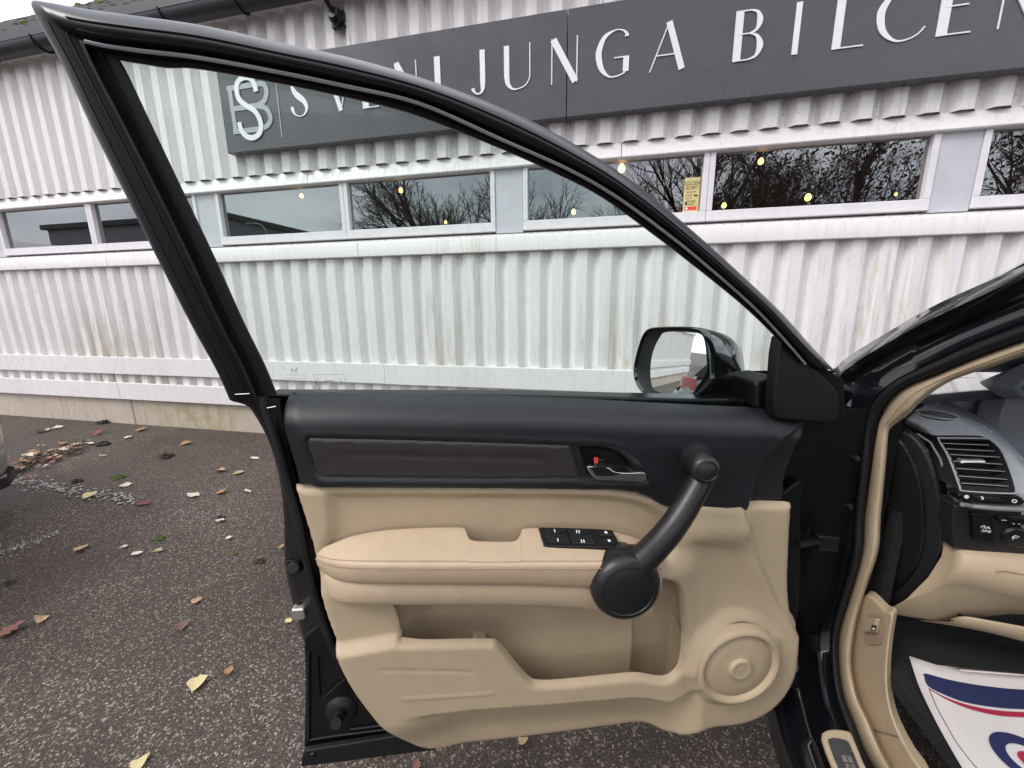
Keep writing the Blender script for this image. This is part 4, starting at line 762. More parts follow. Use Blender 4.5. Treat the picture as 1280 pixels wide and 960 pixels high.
VHOLE = smooth([(1176, 551.5), (1182, 549.8), (1230, 550.3), (1238.5, 553), (1250, 565), (1260, 586), (1266.5, 606), (1267, 613), (1262, 614.5), (1207, 611.5), (1202.5, 608), (1195.5, 589), (1187, 568)], 2, True)
DHOLE = [np.array([1171+26*math.cos(t)-1.0*math.sin(t), 518.4+3.9*math.cos(t)+6.6*math.sin(t)]) for t in np.linspace(0, 2*math.pi, 28, endpoint=False)]
dash = field('dashboard', dface, df_w, 2.5, M['dash'], car, holes=[VHOLE, DHOLE], tf=lambda x, y, w: atY(x, y, w))
MB().loft([smooth([p+np.array([.001, .001, -.003]) for p in ra], 3), smooth([p+np.array([.02, .05, .012]) for p in ra], 3), smooth([p+np.array([.04, .18, .022]) for p in ra], 3), smooth([p+np.array([.10, .42, -.01]) for p in ra], 3)]).build('dash_top', M['dashtop'], dash, angle=180)
MB().box((.66, 1.16, .80), (2.2, 1.42, 1.045)).build('dash_core', M['dashtop'], dash, smooth_=False, bevel=.04)
# instrument hood
MB().lathe(atY(1345, 545, 1.12), (0, -1, .35), [(.02, -.2), (.16, -.12), (.185, .0), (.165, .03), (.15, .02), (.14, -.04)], 40).build('instrument_hood', M['dashtop'], dash)
# dark end cap and band
cap_o = [(1113, 537), (1122, 534), (1136, 537), (1150, 548), (1162, 566), (1172, 592), (1178, 620), (1181, 650), (1181, 680), (1174, 705), (1160, 728), (1140, 748), (1120, 758), (1105, 759), (1090, 752), (1084, 744), (1094, 712), (1101, 660), (1106, 600), (1108, 560)]
cap_i = [(1113, 541), (1119, 540), (1126, 546), (1137, 560), (1147, 582), (1155, 610), (1158, 640), (1158, 670), (1154, 695), (1145, 715), (1128, 735), (1112, 746), (1104, 748), (1094, 745), (1089, 738), (1097, 710), (1103, 660), (1107, 600), (1109, 562)]
def capY(x): return 1.02-.10*max(0, min(1, (x-1100)/85))
def cap_w(off, edge):
    def f(P, d, hs): return np.array([capY(x) for x in P[:, 0]])+off+edge*np.clip(1-d/5., 0, 1)**2
    return f
field('dash_end_band', np.array(smooth(cap_o, 3, True)), cap_w(0, .03), 3., M['dark'], dash, tf=lambda x, y, w: atY(x, y, w))
field('dash_end_cap', np.array(smooth(cap_i, 3, True)), cap_w(-.007, .012), 3., M['black'], dash, tf=lambda x, y, w: atY(x, y, w))
MB().tube(Q([(1146, 542, 1.005), (1163, 553, .99), (1175, 573, .97), (1183, 597, .955), (1188, 622, .945), (1191, 650, .94), (1192, 683, .935)]), .0022, 8).build('dash_edge_bead', M['chrome'] if False else mat('grey bead', (.22, .22, .23), .3, var=.05), dash)
# defroster grille in the corner
c0, c1 = atY(1144, 514.5, dY(1144, 514)), atY(1198, 522.5, dY(1198, 522)); dc = (c0+c1)/2; dx_ = (c1-c0)/2; nz_ = np.array([-.15, -.62, .77]); nz_ /= np.linalg.norm(nz_); dy_ = np.cross(nz_, dx_); dy_ *= .30
def el(t, k=1., off=0.): return dc+dx_*math.cos(t)*k+dy_*math.sin(t)*k+nz_*off
ov = MB().add([el(t, 1.05, -.006) for t in np.linspace(0, 2*math.pi, 36, endpoint=False)]+[el(t, 1.0, -.03) for t in np.linspace(0, 2*math.pi, 36, endpoint=False)], [tuple(range(36))]+[(i, (i+1) % 36, 36+(i+1) % 36, 36+i) for i in range(36)]).build('defroster_vent', M['carpet'], dash, smooth_=False)
MB().tube([el(t, 1.0, .002) for t in np.linspace(0, 2*math.pi, 41)], .0022, 6).build('defroster_rim', M['dash'], dash)
for s_ in (-.45, .0, .45):
    k_ = math.sqrt(1-s_*s_)*.96; MB().tube([dc+dy_*s_-dx_*k_+nz_*.001, dc+dy_*s_+dx_*k_+nz_*.001], .0007, 5).build('vent_slat', M['dash'], dash)
# face vent
vp_ = [(1173, 549), (1180, 547.5), (1230, 548), (1240, 551), (1252, 563), (1262, 585), (1269, 606), (1270, 614), (1264, 617), (1206, 614), (1200, 609), (1193, 590), (1184, 568)]
VYp = dY
def vq(x, y, d=0.): return atY(x, y, VYp(x, y)+d)
vs_ = [vq(p[0], p[1], -.012) for p in smooth(vp_, 3, True)]; n_ = len(vs_); vcn = sum(vs_)/n_
inner = [vcn+(p-vcn)*.93+YV(.001) for p in vs_]; deep = [p+YV(.05) for p in inner]; outer = [p+YV(.05) for p in vs_]
fr = MB(); fr.v = []; 
fr.add(outer+vs_+inner+deep, [(k*n_+i, k*n_+(i+1) % n_, (k+1)*n_+(i+1) % n_, (k+1)*n_+i) for k in range(3) for i in range(n_)]+[tuple(range(3*n_, 4*n_))])
fr.build('air_vent', M['carpet'], dash, angle=40)
MB().tube([vq(p[0], p[1], -.013) for p in smooth(vp_, 3, True)+[vp_[0]]], .0016, 6).build('vent_rim', M['dash'], dash)
for (xa, ya, xb, yb) in ((1176, 554, 1236, 556.5), (1182, 561, 1243, 564), (1187, 568, 1250, 571.5), (1191, 576.5, 1255, 580.5), (1195, 585.5, 1258, 589.5), (1198.5, 595, 1262, 599.5), (1201.5, 604, 1265, 608)):
    MB().prism([vq(xa, ya+.3, -.004), vq(xb, yb, -.004), vq(xb, yb+.9, -.006), vq(xa, ya+.9, -.006)], YV(.009)+np.array([0, 0, .001])).build('vent_slat', M['carpet'], dash, smooth_=False, bevel=.0007); MB().tube([vq(xa, ya, -.0065), vq(xb, yb, -.0065)], .0007, 5).build('slat_edge', M['dash'], dash)
MB().prism([vq(x, y, -.012) for x, y in ((1199, 577), (1204, 574), (1206, 575.2), (1232, 575.5), (1232, 578.5), (1206, 578.6), (1203, 579.5))], YV(.01)).build('vent_tab', M['steel'], dash, smooth_=False, bevel=.001)
# thumbwheel row, switch panel
MB().prism([atY(x, y, 0.8890) for x, y in smooth([(1201, 617), (1262, 620), (1277, 622), (1277, 632), (1206, 628), (1202, 624)], 2, True)], YV(.03)).build('thumbwheel_row', M['black'], dash, smooth_=False, bevel=.002)
MB().prism([atY(x, y, 0.8860) for x, y in ((1217, 620), (1250, 622), (1257, 628), (1222, 627))], YV(.01)).build('thumbwheel', M['rubber'], dash, smooth_=False, bevel=.003)
MB().prism([atY(x, y, 0.8840) for x, y in ((1227.5, 621.5), (1229.5, 621.5), (1229.8, 624.5), (1227.8, 624.5))], YV(.004)).build('wheel_mark', M['white'], dash, smooth_=False)
MB().lathe(atY(1208, 621, 0.8870), (0, -1, 0), [(.0038, 0), (.0036, .001), (0, .0012)], 14).build('wheel_mark', M['white'], dash)
MB().tube([atY(1268, 626.5, 0.8870)+np.array([.0032*math.cos(t), 0, .0032*math.sin(t)]) for t in np.linspace(0, 6.283, 15)], .0009, 5).build('wheel_mark', M['white'], dash)
MB().tube(Q([(1203, 630.5, 0.8830), (1215, 633, .89), (1245, 635.5, 0.8730), (1285, 637.5, .88), (1320, 639, 0.8630)]), .0045, 10).build('dash_ledge', mat('grey ledge', (.20, .20, .205), .35, var=.05), dash)
MB().prism([atY(x, y, 0.8990) for x, y in smooth([(1193, 632), (1240, 636), (1330, 640), (1330, 702), (1260, 695), (1197, 686), (1193, 680)], 2, True)], YV(.05)).build('switch_face', M['dark'], dash, smooth_=False, bevel=.003)
b1 = MB().prism([atY(x, y, 0.8890) for x, y in smooth([(1217, 642), (1238, 644), (1242, 647), (1243, 674), (1240, 678), (1222, 676), (1218, 672), (1216.5, 646)], 2, True)], YV(.02)).build('dash_button', M['black'], dash, smooth_=False, bevel=.0025)
def dtxt(s, px, py, size, Y): text(s, size, Matrix.Translation(Vector(atY(px, py, Y))) @ Matrix.Rotation(-.35, 4, 'Z') @ RX @ Matrix.Scale(1.2, 4, (1, 0, 0)), M['white'], 'button_lettering', dash)
dtxt('VSA', 1231, 659, .0075, 0.8875); dtxt('OFF', 1231.5, 664, .0075, 0.8875)
MB().prism([atY(x, y, 0.8890) for x, y in smooth([(1249, 646), (1256, 645), (1300, 648), (1300, 657), (1262, 655), (1250, 652)], 2, True)], YV(.02)).build('mirror_selector', M['black'], dash, smooth_=False, bevel=.002)
MB().prism([atY(x, y, 0.8875) for x, y in ((1263, 646.5), (1282, 648), (1282, 650.5), (1264, 649.5))], YV(.004)).build('selector_slider', M['grip'], dash, smooth_=False, bevel=.001)
MB().lathe(atY(1269, 671, 0.8960), (-.25, -1, .1), [(.0215, -.01), (.0205, .004), (.0165, .008), (.012, .0075), (0, .006)], 28).build('mirror_knob', M['black'], dash)
mk = MB()
for seg in ([(1265, 672), (1269, 669.5), (1274, 671), (1271, 672.5), (1266, 672)], [(1266, 672), (1266, 675)], [(1266, 654.5), (1268, 655)], [(1273, 655), (1275, 655.2)], [(1252, 650), (1258, 650.5)]):
    mk.tube([atY(x, y, 0.8845) for x, y in seg], .0006, 5)
tag(mk.build('selector_symbols', M['white'], dash), None, None, kind='stuff')
# beige knee panel
KU = [(1179, 683, .935), (1186, 681, .925), (1198, 687, .905), (1215, 690, .895), (1280, 699, .88), (1350, 708, .87)]
KM = [(1160, 722, .935), (1180, 715, .91), (1196, 712, .885), (1215, 717, .875), (1280, 728, .86), (1350, 738, .85)]
KL = [(1128, 752, .95), (1160, 742, .93), (1183, 731, .905), (1215, 734, .89), (1280, 748, .875), (1350, 760, .865)]
KB = [(1106, 764, .97), (1140, 770, .96), (1180, 777, .95), (1215, 776, .935), (1280, 768, .93), (1350, 790, .92)]
KF = [(1106, 766, 1.0), (1140, 772, 1.0), (1180, 779, 1.0), (1215, 780, 1.0), (1280, 780, 1.0), (1350, 800, 1.0)]
MB().loft([smooth([p+YV(.06) for p in Q(KU)], 4), smooth(Q(KU), 4), smooth([(a*.75+b*.25)+YV(-.006) for a, b in zip(Q(KU), Q(KM))], 4), smooth(Q(KM), 4), smooth([(a*.15+b*.85)+YV(-.002) for a, b in zip(Q(KM), Q(KL))], 4), smooth(Q(KL), 4), smooth([a*.85+b*.15 for a, b in zip(Q(KL), Q(KB))], 4), smooth(Q(KB), 4), smooth(Q(KF), 4)]).build('knee_panel', M['beige'], dash, angle=70)
MB().tube(Q([(1285, 718, .862), (1255, 712.5, .868), (1247, 713.5, .869), (1243, 719, .872), (1239.5, 727, .876), (1241, 730, .877), (1285, 738.5, .870)]), .0016, 6).build('cover_outline', M['beige'], dash)
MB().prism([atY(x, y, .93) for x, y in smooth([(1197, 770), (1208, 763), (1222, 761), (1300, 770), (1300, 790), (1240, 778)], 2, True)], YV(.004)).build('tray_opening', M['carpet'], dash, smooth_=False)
MB().loft([smooth(Q([(1188, 774, .935), (1205, 770.5, .915), (1240, 776, .905), (1300, 787, .895), (1350, 797, .89)]), 4), smooth(Q([(1188, 777, .935), (1205, 774, .912), (1240, 780, .900), (1300, 792, .89), (1350, 802, .885)]), 4), smooth(Q([(1150, 775, .965), (1200, 783, .945), (1240, 791, .935), (1300, 806, .93), (1350, 815, .92)]), 4), smooth(Q([(1150, 776, 1.0), (1200, 784, 1.0), (1240, 792, 1.0), (1300, 807, 1.0), (1350, 817, 1.0)]), 4)]).build('tray_lip', M['beige'], dash, angle=180)
# kick panel with bonnet release
kp = [(1083, 744), (1095, 752), (1106, 764), (1116, 768), (1113, 790), (1109, 820), (1108, 850), (1111, 880), (1120, 910), (1138, 945), (1170, 1000), (1240, 1200), (1200, 1250), (1110, 1020), (1086, 965), (1069, 920), (1058, 880), (1053, 840), (1053, 805), (1062, 775), (1072, 755)]
kpP = [atX(x, y, .622) for x, y in smooth(kp, 2, True)]
MB().add(kpP+[p+np.array([.02, .02, 0]) for p in kpP], [tuple(range(len(kpP)))]+[(i, (i+1) % len(kpP), len(kpP)+(i+1) % len(kpP), len(kpP)+i) for i in range(len(kpP))]).build('kick_panel', M['beige'], car, smooth_=False, bevel=.006, seg=3)
kx = np.array([-.0035, 0, 0])
MB().prism([atX(x, y, .6205) for x, y in smooth([(1083, 791), (1086, 771), (1091, 768), (1104, 770), (1107, 774), (1103, 801), (1099, 806), (1085, 806), (1081, 801)], 2, True)], kx*.4).build('release_recess', mat('beige recess', (.36, .27, .195), .6, var=.04), car, smooth_=False, bevel=.0005)
MB().prism([atX(x, y, .619) for x, y in ((1086.5, 772), (1102, 774), (1098.5, 791.5), (1083, 790.5))], kx*3).build('bonnet_release', M['beige'], car, smooth_=False, bevel=.003)
MB().prism([atX(x, y, .608) for x, y in ((1090.5, 781), (1096, 782), (1094.5, 789), (1089, 788.3))], kx*.3).build('release_symbol', M['line'], car, smooth_=False)
MB().prism([atX(x, y, .6068) for x, y in ((1091, 784.5), (1093.8, 785), (1093.2, 787.8), (1090.6, 787.3))], kx*.3).build('release_symbol', M['white'], car, smooth_=False)
MB().tube([atX(x, y, .6185) for x, y in ((1078, 910), (1095, 913), (1122, 921))], .0011, 5).build('panel_joint', mat('joint', (.20, .15, .11), .7), car)
# footwell
FZ = .470
MB().box((.64, -.9, FZ-.03), (2.2, 1.32, FZ)).build('floor', M['carpet'], car, smooth_=False)
MB().add([(.64, 1.10, FZ), (2.2, 1.10, FZ), (2.2, 1.34, FZ+.30), (.64, 1.34, FZ+.30), (2.2, 1.36, .85), (.64, 1.36, .85)], [(0, 1, 2, 3), (3, 2, 4, 5)]).build('firewall', M['carpet'], car, smooth_=False)
MB().box((.66, .98, FZ-.05), (.68, 1.36, .80)).build('footwell_side', M['carpet'], car, smooth_=False)
MB().box((.75, 1.02, FZ+.10), (.87, 1.06, FZ+.22)).build('foot_rest', M['rubber'], car, smooth_=False, bevel=.01)
# printed paper floor mat
mat_e = empty('paper_floor_mat', atZ(1200, 900, FZ), 'white paper floor mat printed with a blue and red design', 'floor mat')
def fz(px, py, dz=0.): return atZ(px, py, FZ+.008+dz+.028*max(0, (880-py)/60.)**2*.4)
def grid_sheet(Lp, Rp, dz):                         # rows of (left px, right px)
    vs = []; fs = []; n = 8
    for (a, b) in zip(Lp, Rp):
        for i in range(n+1): t = i/n; vs.append(fz(a[0]*(1-t)+b[0]*t, a[1]*(1-t)+b[1]*t, dz))
    for j in range(len(Lp)-1):
        for i in range(n): fs.append((j*(n+1)+i, j*(n+1)+i+1, (j+1)*(n+1)+i+1, (j+1)*(n+1)+i))
    return vs, fs
Lp = smooth([(1136.5, 820), (1147, 853), (1160, 882), (1177, 915), (1203, 960), (1235, 1010), (1290, 1090)], 3)
Rp = smooth([(1400, 846), (1400, 870), (1400, 900), (1410, 930), (1430, 970), (1450, 1020), (1480, 1090)], 3)
Lp[0] = np.array((1136.5, 820.)); vs, fs = grid_sheet(Lp, Rp, 0)
def topy(x): return np.interp(x, [1136, 1160, 1185, 1205, 1240, 1280, 1400], [820, 828, 836, 839.5, 842, 845, 850])
n = 8
for i in range(n+1):
    x = Lp[0][0]+(1400-Lp[0][0])*i/n; vs[i] = fz(x, topy(x))
mesh('sheet', vs, fs, M['paper'], mat_e, solid=.0012, angle=180)
def print_(pts, m, nm, dz=.0016): return mesh(nm, [fz(x, y, dz) for x, y in pts], [tuple(range(len(pts)))], M[m], mat_e, smooth_=False, fix=False)
def strip(up_, lo_, m, nm, dz=.0018):
    a = [fz(*p, dz) for p in smooth(up_, 4)]; b = [fz(*p, dz) for p in smooth(lo_, 4)]; n = len(a)
    return mesh(nm, a+b, [(i, i+1, n+i+1, n+i) for i in range(n-1)], M[m], mat_e, smooth_=False, fix=False)
strip([(1154, 843), (1158, 842), (1180, 848), (1206, 853.5), (1240, 858.5), (1280, 862), (1400, 868)], [(1155, 845), (1160, 857.5), (1180, 868), (1206, 877.5), (1240, 883.5), (1280, 886.5), (1400, 890)], 'blue', 'blue_band')
strip([(1160, 859.3), (1180, 870.5), (1206, 880), (1240, 887), (1280, 890), (1400, 893)], [(1160, 860.2), (1180, 872.5), (1206, 884), (1240, 893), (1280, 896.5), (1400, 900)], 'redp', 'red_band')
strip([(1161, 861), (1170, 883), (1183, 907), (1198, 932), (1222, 962), (1260, 1005)], [(1162, 861), (1171, 883), (1184, 907), (1199, 932), (1223.2, 962), (1261.5, 1005)], 'line', 'border_line')
rc = fz(1292, 955)
def ring(ra_, rb_, m, nm, dz):
    k = 48; up2 = np.array([.95, .30, 0]); rg2 = np.array([-.30, .95, 0]); e = np.array([0, 0, dz])
    P = [rc+e+r_*(up2*math.cos(2*math.pi*i/k)+rg2*math.sin(2*math.pi*i/k)) for r_ in (ra_, rb_) for i in range(k)]
    return mesh(nm, P, [(i, (i+1) % k, k+(i+1) % k, k+i) for i in range(k)], M[m], mat_e, smooth_=False, fix=False)
rr_ = np.linalg.norm(fz(1241.5, 940)-rc); ring(rr_*.62, rr_, 'blue', 'blue_ring', .003); ring(.001, rr_*.36, 'redp', 'red_disc', .003)

# ------------------------------------------------------------------ fallen leaves and moss on the asphalt
def leaf_mesh(kind, k):
    if kind == 'oval': prof = [(0, .03), (.12, .22), (.35, .36), (.6, .33), (.82, .18), (1, .01)]
    elif kind == 'birch': prof = [(0, .05), (.1, .36), (.28, .44), (.5, .34), (.75, .17), (1, .01)]
    else: prof = [(0, .04), (.08, .30), (.2, .22), (.32, .50), (.42, .28), (.58, .44), (.68, .2), (.82, .22), (1, .01)]
    vs = []; fs = []; cv = random.uniform(.1, .3)
    for i, (t, w) in enumerate(prof):
        for s_ in (-1, 0, 1):
            y = s_*w*random.uniform(.85, 1.12); vs.append((t-.5, y, .03+cv*abs(s_)*w*random.uniform(.2, 1)+.10*(t-.5)**2*random.uniform(0, 2)))
    for i in range(len(prof)-1):
        for j in range(2): fs.append((i*3+j, i*3+j+1, i*3+j+4, i*3+j+3))
    b0 = len(vs); vs += [(-.5, -.012, .03), (-.5, .012, .03), (-.72, .01, .05), (-.72, -.004, .05)]; fs.append((b0, b0+1, b0+2, b0+3))
    me = bpy.data.meshes.new('leaf'); me.from_pydata(vs, [], fs); me.polygons.foreach_set('use_smooth', [True]*len(fs)); return me
LM = {(k, c): leaf_mesh(k, 0) for k in ('oval', 'birch', 'lobed') for c in LEAFC}
for (k, c), me in LM.items(): me.materials.append(LEAFC[c])
def leaf(px, py, size, kind, col, label, group=None, z=.006):
    o = bpy.data.objects.new('fallen_leaf', LM[(kind, col)]); sc.collection.objects.link(o); o.location = atZ(px, py, z)
    o.rotation_euler = (random.gauss(0, .15), random.gauss(0, .15), random.random()*6.28); o.scale = (size, size, size*random.uniform(1.2, 3.0))
    return tag(o, label, 'leaf', group)
for a in ((17, 788, .075, 'lobed', 'rust', 'rust brown lobed leaf on the asphalt at the left edge'), (49, 777, .055, 'birch', 'tan', 'dull tan leaf next to the rust lobed leaf'), (101, 687, .075, 'oval', 'tan', 'long tan leaf beside the faint white parking line'), (172, 692, .05, 'oval', 'cream', 'thin cream leaf left of the pale green leaf'), (197, 689, .045, 'birch', 'green', 'pale green leaf just below a moss clump'), (247, 751, .042, 'birch', 'tan', 'small tan leaf on open asphalt level with the door latch'), (228, 784, .045, 'birch', 'brown', 'grey brown leaf below the small tan leaf'), (287, 839, .040, 'oval', 'orange', 'orange brown leaf beside the large pale yellow leaf'), (245, 858, .066, 'birch', 'pale', 'large pale yellow leaf on open asphalt near the lower door corner'), (177, 953, .045, 'birch', 'pale', 'pale yellow leaf at the bottom edge of the picture'), (286, 673, .045, 'oval', 'cream', 'pinkish cream leaf left of the door edge'), (276, 651, .055, 'birch', 'cream', 'cream leaf lying against a dark clump near the door'), (155, 684, .04, 'oval', 'cream', 'small cream leaf near the end of the lower white line'),
          (176, 538, .105, 'lobed', 'orange', 'orange leaf nearest the plinth joint'), (160, 547, .09, 'oval', 'cream', 'cream leaf below the orange leaf by the plinth'), (231, 555, .095, 'birch', 'orange', 'bright orange leaf right of the moss in front of the plinth'), (277, 589, .085, 'birch', 'tan', 'tan orange leaf between door and wall'), (298, 592, .08, 'oval', 'tan', 'flat tan leaf right of the tan orange leaf'), (319, 573, .07, 'oval', 'cream', 'cream leaf close to the door edge below the window corner'), (278, 616, .078, 'lobed', 'orange', 'red orange lobed leaf left of the door edge'), (241, 620, .085, 'oval', 'cream', 'long cream leaf left of the red orange lobed leaf'), (309, 614, .06, 'oval', 'cream', 'small cream leaf between lobed leaf and door'), (111, 621, .10, 'oval', 'pale', 'long pale yellow leaf on the worn white line'), (179, 630, .08, 'lobed', 'red', 'dark red leaf below the end of the worn line'), (157, 607, .07, 'oval', 'cream', 'pinkish cream leaf below the green moss'), (122, 542, .10, 'lobed', 'red', 'dark red leaf under the plinth joint'), (112, 555, .10, 'oval', 'cream', 'white cream leaf right of the leaf pile'), (129, 570, .05, 'oval', 'cream', 'tiny cream leaf right of the leaf pile'), (72, 535, .10, 'oval', 'cream', 'cream leaf between the leaf pile and the plinth'), (50, 540, .10, 'oval', 'rust', 'thin rust leaf between silver car and plinth'), (59, 538, .08, 'oval', 'tan', 'tan leaf just right of the thin rust leaf'),
          (655, 927, .032, 'birch', 'tan', 'tan leaf under the middle of the open door'), (477, 944, .026, 'lobed', 'orange', 'small orange leaf under the door rear corner'), (521, 957, .030, 'lobed', 'rust', 'rust leaf at the picture bottom under the door'), (853, 907, .030, 'birch', 'brown', 'dull brown leaf in the shade under the speaker'), (352, 684, .035, 'oval', 'orange', 'orange leaf touching the door edge level with the armrest'), (361, 776, .030, 'lobed', 'pale', 'yellow leaf scrap beside the door latch'), (20, 590, .10, 'oval', 'cream', 'cream leaf beside the silver car bumper')): leaf(*a)
for i in range(95):
    t = random.random(); x = 22+t*80+random.gauss(0, 5); y = 583-t*30+random.gauss(0, 5.5)
    leaf(x, y, random.uniform(.04, .085), random.choice(['oval', 'birch', 'lobed']), random.choice(['tan', 'cream', 'rust', 'rust', 'brown', 'brown', 'orange', 'tan', 'red', 'dark']), 'dead leaf in the brown leaf pile beside the silver car', 'leaves in the leaf pile', .008+random.random()*.03)
def moss(px, py, r_, m, label):
    r_ *= .8; c = atZ(px, py, 0); vs = []; fs = []; n = 9; k = 14
    for i in range(n):
        a = i/(n-1)*math.pi/2
        for j in range(k):
            q = 1+.75*noise.noise((i*1.7+px, j*1.3, py))+.3*noise.noise((i*4.1, j*3.7+px, py)); vs.append(c+np.array([math.cos(a)*math.cos(6.283*j/k)*r_*q, math.cos(a)*math.sin(6.283*j/k)*r_*.8*q, math.sin(a)*r_*.5*q-.003]))
    for i in range(n-1):
        for j in range(k): fs.append((i*k+j, i*k+(j+1) % k, (i+1)*k+(j+1) % k, (i+1)*k+j))
    return tag(mesh('moss_clump', vs, fs, m), label, 'moss', 'moss clumps on the asphalt')
DKM = mat('dark moss', (.022, .020, .016), .95, col2=(.045, .042, .025), vscale=60, bump=1, bscale=150)
for a in ((148, 597, .06, M['moss'], 'bright green moss clump right of the worn white line'), (199, 674, .04, M['moss'], 'green moss clump above the pale green leaf'), (293, 692, .022, M['moss'], 'small moss clump left of the door armrest'), (97, 602, .05, DKM, 'dark moss clump above the worn white line'), (208, 571, .07, DKM, 'flat dark clump in front of the plinth'), (129, 556, .075, DKM, 'dark clump right of the leaf pile'), (129, 529, .08, DKM, 'dark clump against the plinth joint'), (12, 729, .030, DKM, 'dark moss clump at the left picture edge'), (325, 702, .035, DKM, 'dark crumbs of moss near the door stop'), (276, 647, .030, DKM, 'dark clump behind the cream leaf near the door')): moss(*a)

# ------------------------------------------------------------------ silver car parked on the left
sv = empty('silver_car', (-4.6, -.3, 0), 'silver car at the left picture edge, only its bumper corner showing', 'car')
yr = 1.55; cx = atY(14, 556, yr-.02)[0]-.715                                # rear end towards the building
def sec(y, hw, z0, z1, tk): return [(cx+s_*hw*k, y, z) for s_, k, z in ((1, .93, z0), (1, .99, z0+.12), (1, 1, (z0+z1)/2), (1, .985, z1-.10), (1, .93, z1), (1, .5, z1+tk), (-1, .5, z1+tk), (-1, .93, z1), (-1, .985, z1-.10), (-1, 1, (z0+z1)/2), (-1, .99, z0+.12), (-1, .93, z0))]
secs = [(yr, .62, .40, .66, .0), (yr-.05, .76, .36, .70, .0), (yr-.16, .845, .27, .88, .02), (yr-.35, .865, .24, .95, .02), (yr-1.2, .88, .22, .95, .02), (yr-2.6, .88, .22, .92, .03), (yr-3.7, .86, .24, .84, .04), (yr-4.05, .80, .27, .72, .03), (yr-4.2, .62, .34, .60, .0)]
MB().loft([list(x) for x in zip(*[sec(*q) for q in secs])], True).add(sec(*secs[0]), [tuple(range(12))]).add(sec(*secs[-1]), [tuple(range(12))]).build('body', M['carsilver'], sv, sub=2, angle=180)
cab = [(yr-.20, .70, .90), (yr-.55, .60, 1.40), (yr-1.5, .60, 1.46), (yr-2.1, .60, 1.40), (yr-2.95, .72, .92)]
rowsL = [[(cx+s_*hw, y, z) for y, hw, z in cab] for s_ in (1, .6, -.6, -1)]
MB().loft([[(cx+.80, y, .90) for y, *_ in cab]]+rowsL+[[(cx-.80, y, .90) for y, *_ in cab]]).build('cabin_glass', M['black'], sv, angle=40)
MB().loft([[(cx+s_*hw*1.01, y, z+.012) for y, hw, z in cab[1:4]] for s_ in (1, .6, -.6, -1)]).build('roof', M['carsilver'], sv, angle=180)
for s_ in (1, -1):
    MB().loft([[(cx+s_*x, yr-y, z) for x, y in ((.60, .055), (.76, .11), (.85, .24))] for z in (.76, .82, .88)]).build('tail_light', M['tail'], sv)
    for y in (yr-.85, yr-3.35):
        w_ = MB().lathe((cx+s_*.70, y, .31), (s_, 0, 0), [(.2, 0), (.29, .0), (.31, .03), (.31, .15), (.29, .19), (.2, .20)], 30).build('wheel', M['tyre'], sv); MB().lathe((cx+s_*.70, y, .31), (s_, 0, 0), [(.2, .17), (.17, .19), (.05, .20), (0, .20)], 24).build('rim', M['steel'], w_)
bmp = [[(cx+x*.885, yr+.035-y, z) for x, y in ((-.98, .30), (-.92, .14), (-.75, .03), (-.4, 0), (.4, 0), (.75, .03), (.92, .14), (.98, .30))] for z in (.33, .39, .52, .66, .72)]
MB().loft([[(p[0], p[1]-(.03 if i in (0, 4) else 0), p[2]) for p in r] for i, r in enumerate(bmp)]).build('bumper', M['carsilver'], sv, sub=2, angle=180)
MB().loft([[(p[0]*1+.0, p[1]-.012, .275+.03*i) for p in bmp[1]] for i in range(3)]).build('bumper_skirt', M['black'], sv, angle=180)

# ------------------------------------------------------------------ things behind the camera, seen mirrored in the windows and the door mirror
def tree_mesh(seed, hgt, leaves, spread=1.):
    rd = random.Random(seed); mb = MB(); tips = []
    def grow(p, d, l, r_, lev):
        n = 3 if lev < 3 else 2; pts = [p]; q = p
        for i in range(n):
            d = d+np.array([rd.gauss(0, .13), rd.gauss(0, .13), .05 if lev else .0]); d /= np.linalg.norm(d); q = q+d*l/n; pts.append(q)
        mb.tube(pts, [r_*(1-.45*i/n) for i in range(n+1)], 6 if lev < 2 else 3, cap=False)
        if lev >= 5: tips.append(q); return
        for i in range({0: 5, 1: 4, 2: 4, 3: 3, 4: 3}[lev]):
            t = rd.uniform(.35, 1) if lev else rd.uniform(.45, 1); k = min(n-1, int(t*n)); b = pts[k]+(pts[k+1]-pts[k])*(t*n-k)
            az = rd.random()*6.283; sp_ = rd.uniform(.4, .95)*spread; e = np.cross(d, [math.cos(az), math.sin(az), .3]); e /= np.linalg.norm(e)+1e-9
            grow(b, d*math.cos(sp_)+e*math.sin(sp_), l*rd.uniform(.5, .72), r_*.5, lev+1)
        grow(q, d, l*.62, r_*.55, lev+1)
    grow(np.zeros(3), np.array([0, 0, 1.]), hgt*.36, hgt*.018, 0)
    lf = MB()
    for t in tips[::1] if leaves else []:
        for i in range(leaves):
            c = t+np.array([rd.gauss(0, .18) for _ in range(3)]); a = np.array([rd.gauss(0, 1) for _ in range(3)]); a /= np.linalg.norm(a); b = np.cross(a, [rd.gauss(0, 1) for _ in range(3)]); b /= np.linalg.norm(b)+1e-9
            s_ = rd.uniform(.05, .10); lf.add([c-a*s_, c+b*s_*.6, c+a*s_, c-b*s_*.6], [(0, 1, 2, 3)])
    return mb, lf
protos = []
for seed, hgt, lv, sp_ in ((3, 11., 0, 1.), (8, 10., 0, .85), (21, 10.5, 1, 1.05)):
    a, b = tree_mesh(seed, hgt, lv, sp_); protos.append((a, b))
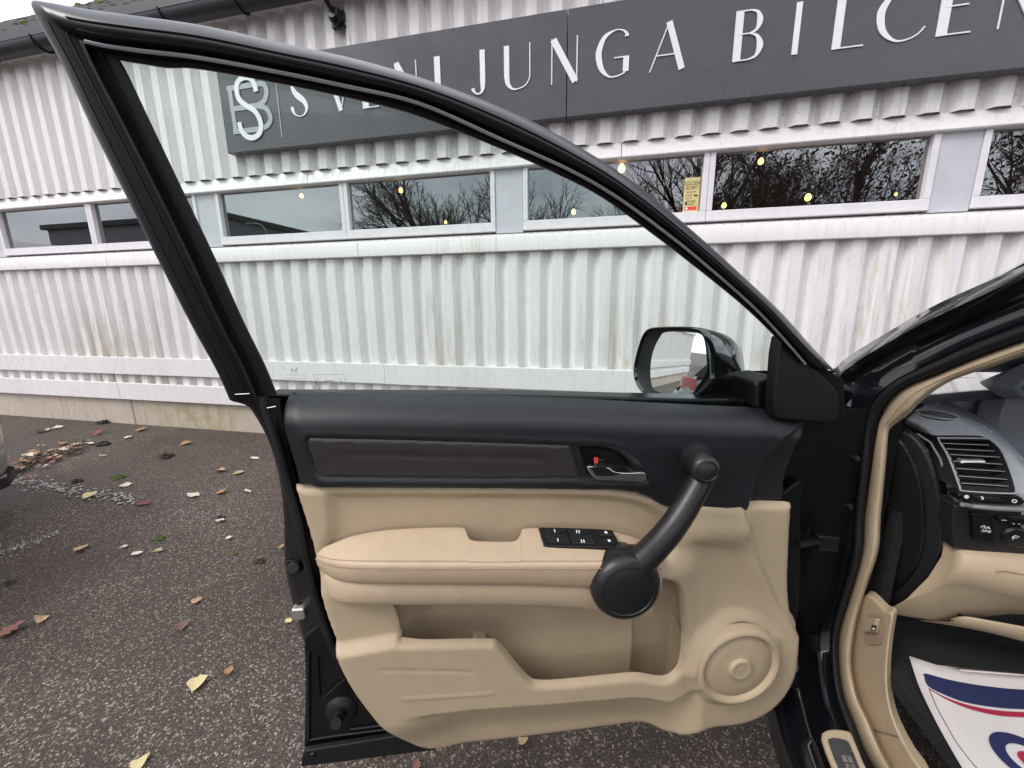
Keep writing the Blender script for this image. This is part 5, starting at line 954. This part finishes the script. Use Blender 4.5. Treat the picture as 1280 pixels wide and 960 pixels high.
def place_tree(k, x, y, rz, s_, label, base):
    e = empty('bare_tree' if k < 2 else 'copper_tree', (x, y, 0), label, 'tree', 'trees mirrored in the windows'); e.rotation_euler[2] = rz; e.scale = (s_, s_, s_)
    out = []
    for i, nm in enumerate(('branches', 'foliage')):
        if i and k < 2: continue
        me = base.get((k, i))
        if me is None:
            m_ = M['bark'] if i == 0 else M['copper']; v = protos[k][i]; me = bpy.data.meshes.new(nm); me.from_pydata(v.v, [], v.f); me.materials.append(m_); base[(k, i)] = me
        o = bpy.data.objects.new(nm, me); sc.collection.objects.link(o); o.parent = e
    return e
base = {}
for k, x, y, rz, s_, lab in ((0, -8.6, -14, .3, 1., 'dense bare tree mirrored in the pane left of the grey window panel'), (1, -6.2, -15.5, 2., .95, 'bare tree mirrored at the right end of the same pane'), (0, -2.7, -14, 1.2, .95, 'spreading bare tree mirrored in the pane behind the door frame'), (1, 1.2, -15, 4., 1.0, 'wispy bare tree mirrored left of the yellow poster'), (1, 3.9, -13, .5, 1.05, 'bare tree mirrored behind the yellow poster'), (2, 6.6, -13.5, .9, .95, 'brown leaved tree mirrored in the pane right of the poster'), (2, 10.2, -13, 3.3, 1.0, 'brown leaved tree mirrored at the right end of the wide pane'), (2, 13.8, -11.5, 5.1, 1.0, 'dark leaved tree mirrored in the rightmost window'), (0, 8.6, -17, 2.4, 1.05, 'bare tree mirrored behind the brown leaved trees')):
    place_tree(k, x, y, rz, s_, lab, base)
sl = empty('street_lamp', (-27.6, -23.6, 0), 'tall curved street lamp mirrored small in the left window', 'street lamp')
MB().tube([(-27.6, -23.6, 0), (-27.6, -23.6, 6.6), (-27.7, -23.6, 7.4), (-28.1, -23.6, 7.8), (-28.8, -23.6, 7.95)], [.11, .08, .07, .06, .05], 8).build('pole', M['galv'], sl); MB().box((-29.5, -23.75, 7.86), (-28.8, -23.45, 8.0)).build('lamp_head', M['galv'], sl, smooth_=False, bevel=.04)
# brick house at the far left
bh = empty('brick_house', (-26, -4, 0), 'low red brick house with pale roof beyond the silver car', 'house')
MB().box((-32, -24, 0), (-24, 2.6, 3.1)).build('wall', M['brick'], bh, smooth_=False)
MB().prism([(-32.4, -24.4, 3.1), (-23.6, -24.4, 3.1), (-28, -24.4, 4.4)], (0, 27.4, 0)).build('roof', M['roofl'], bh, smooth_=False)
for y in (-13.5, -10.5, -7.5, -4.6, -1.4):
    w_ = MB().box((-24.03, y-.55, .9), (-23.95, y+.55, 2.2)).build('window', M['frame'], bh, smooth_=False); MB().box((-23.96, y-.45, 1.0), (-23.94, y+.45, 2.1)).build('pane', M['black'], w_, smooth_=False)
gs = empty('grey_hall', (-44, -12, 0), 'dark grey industrial hall mirrored in the leftmost windows', 'building')
MB().box((-60, -40, 0), (-36, -28, 9.5)).build('wall', M['shed'], gs, smooth_=False); MB().box((-60.4, -40.4, 9.5), (-35.6, -27.6, 10.0)).build('roof', M['gutter'], gs, smooth_=False)
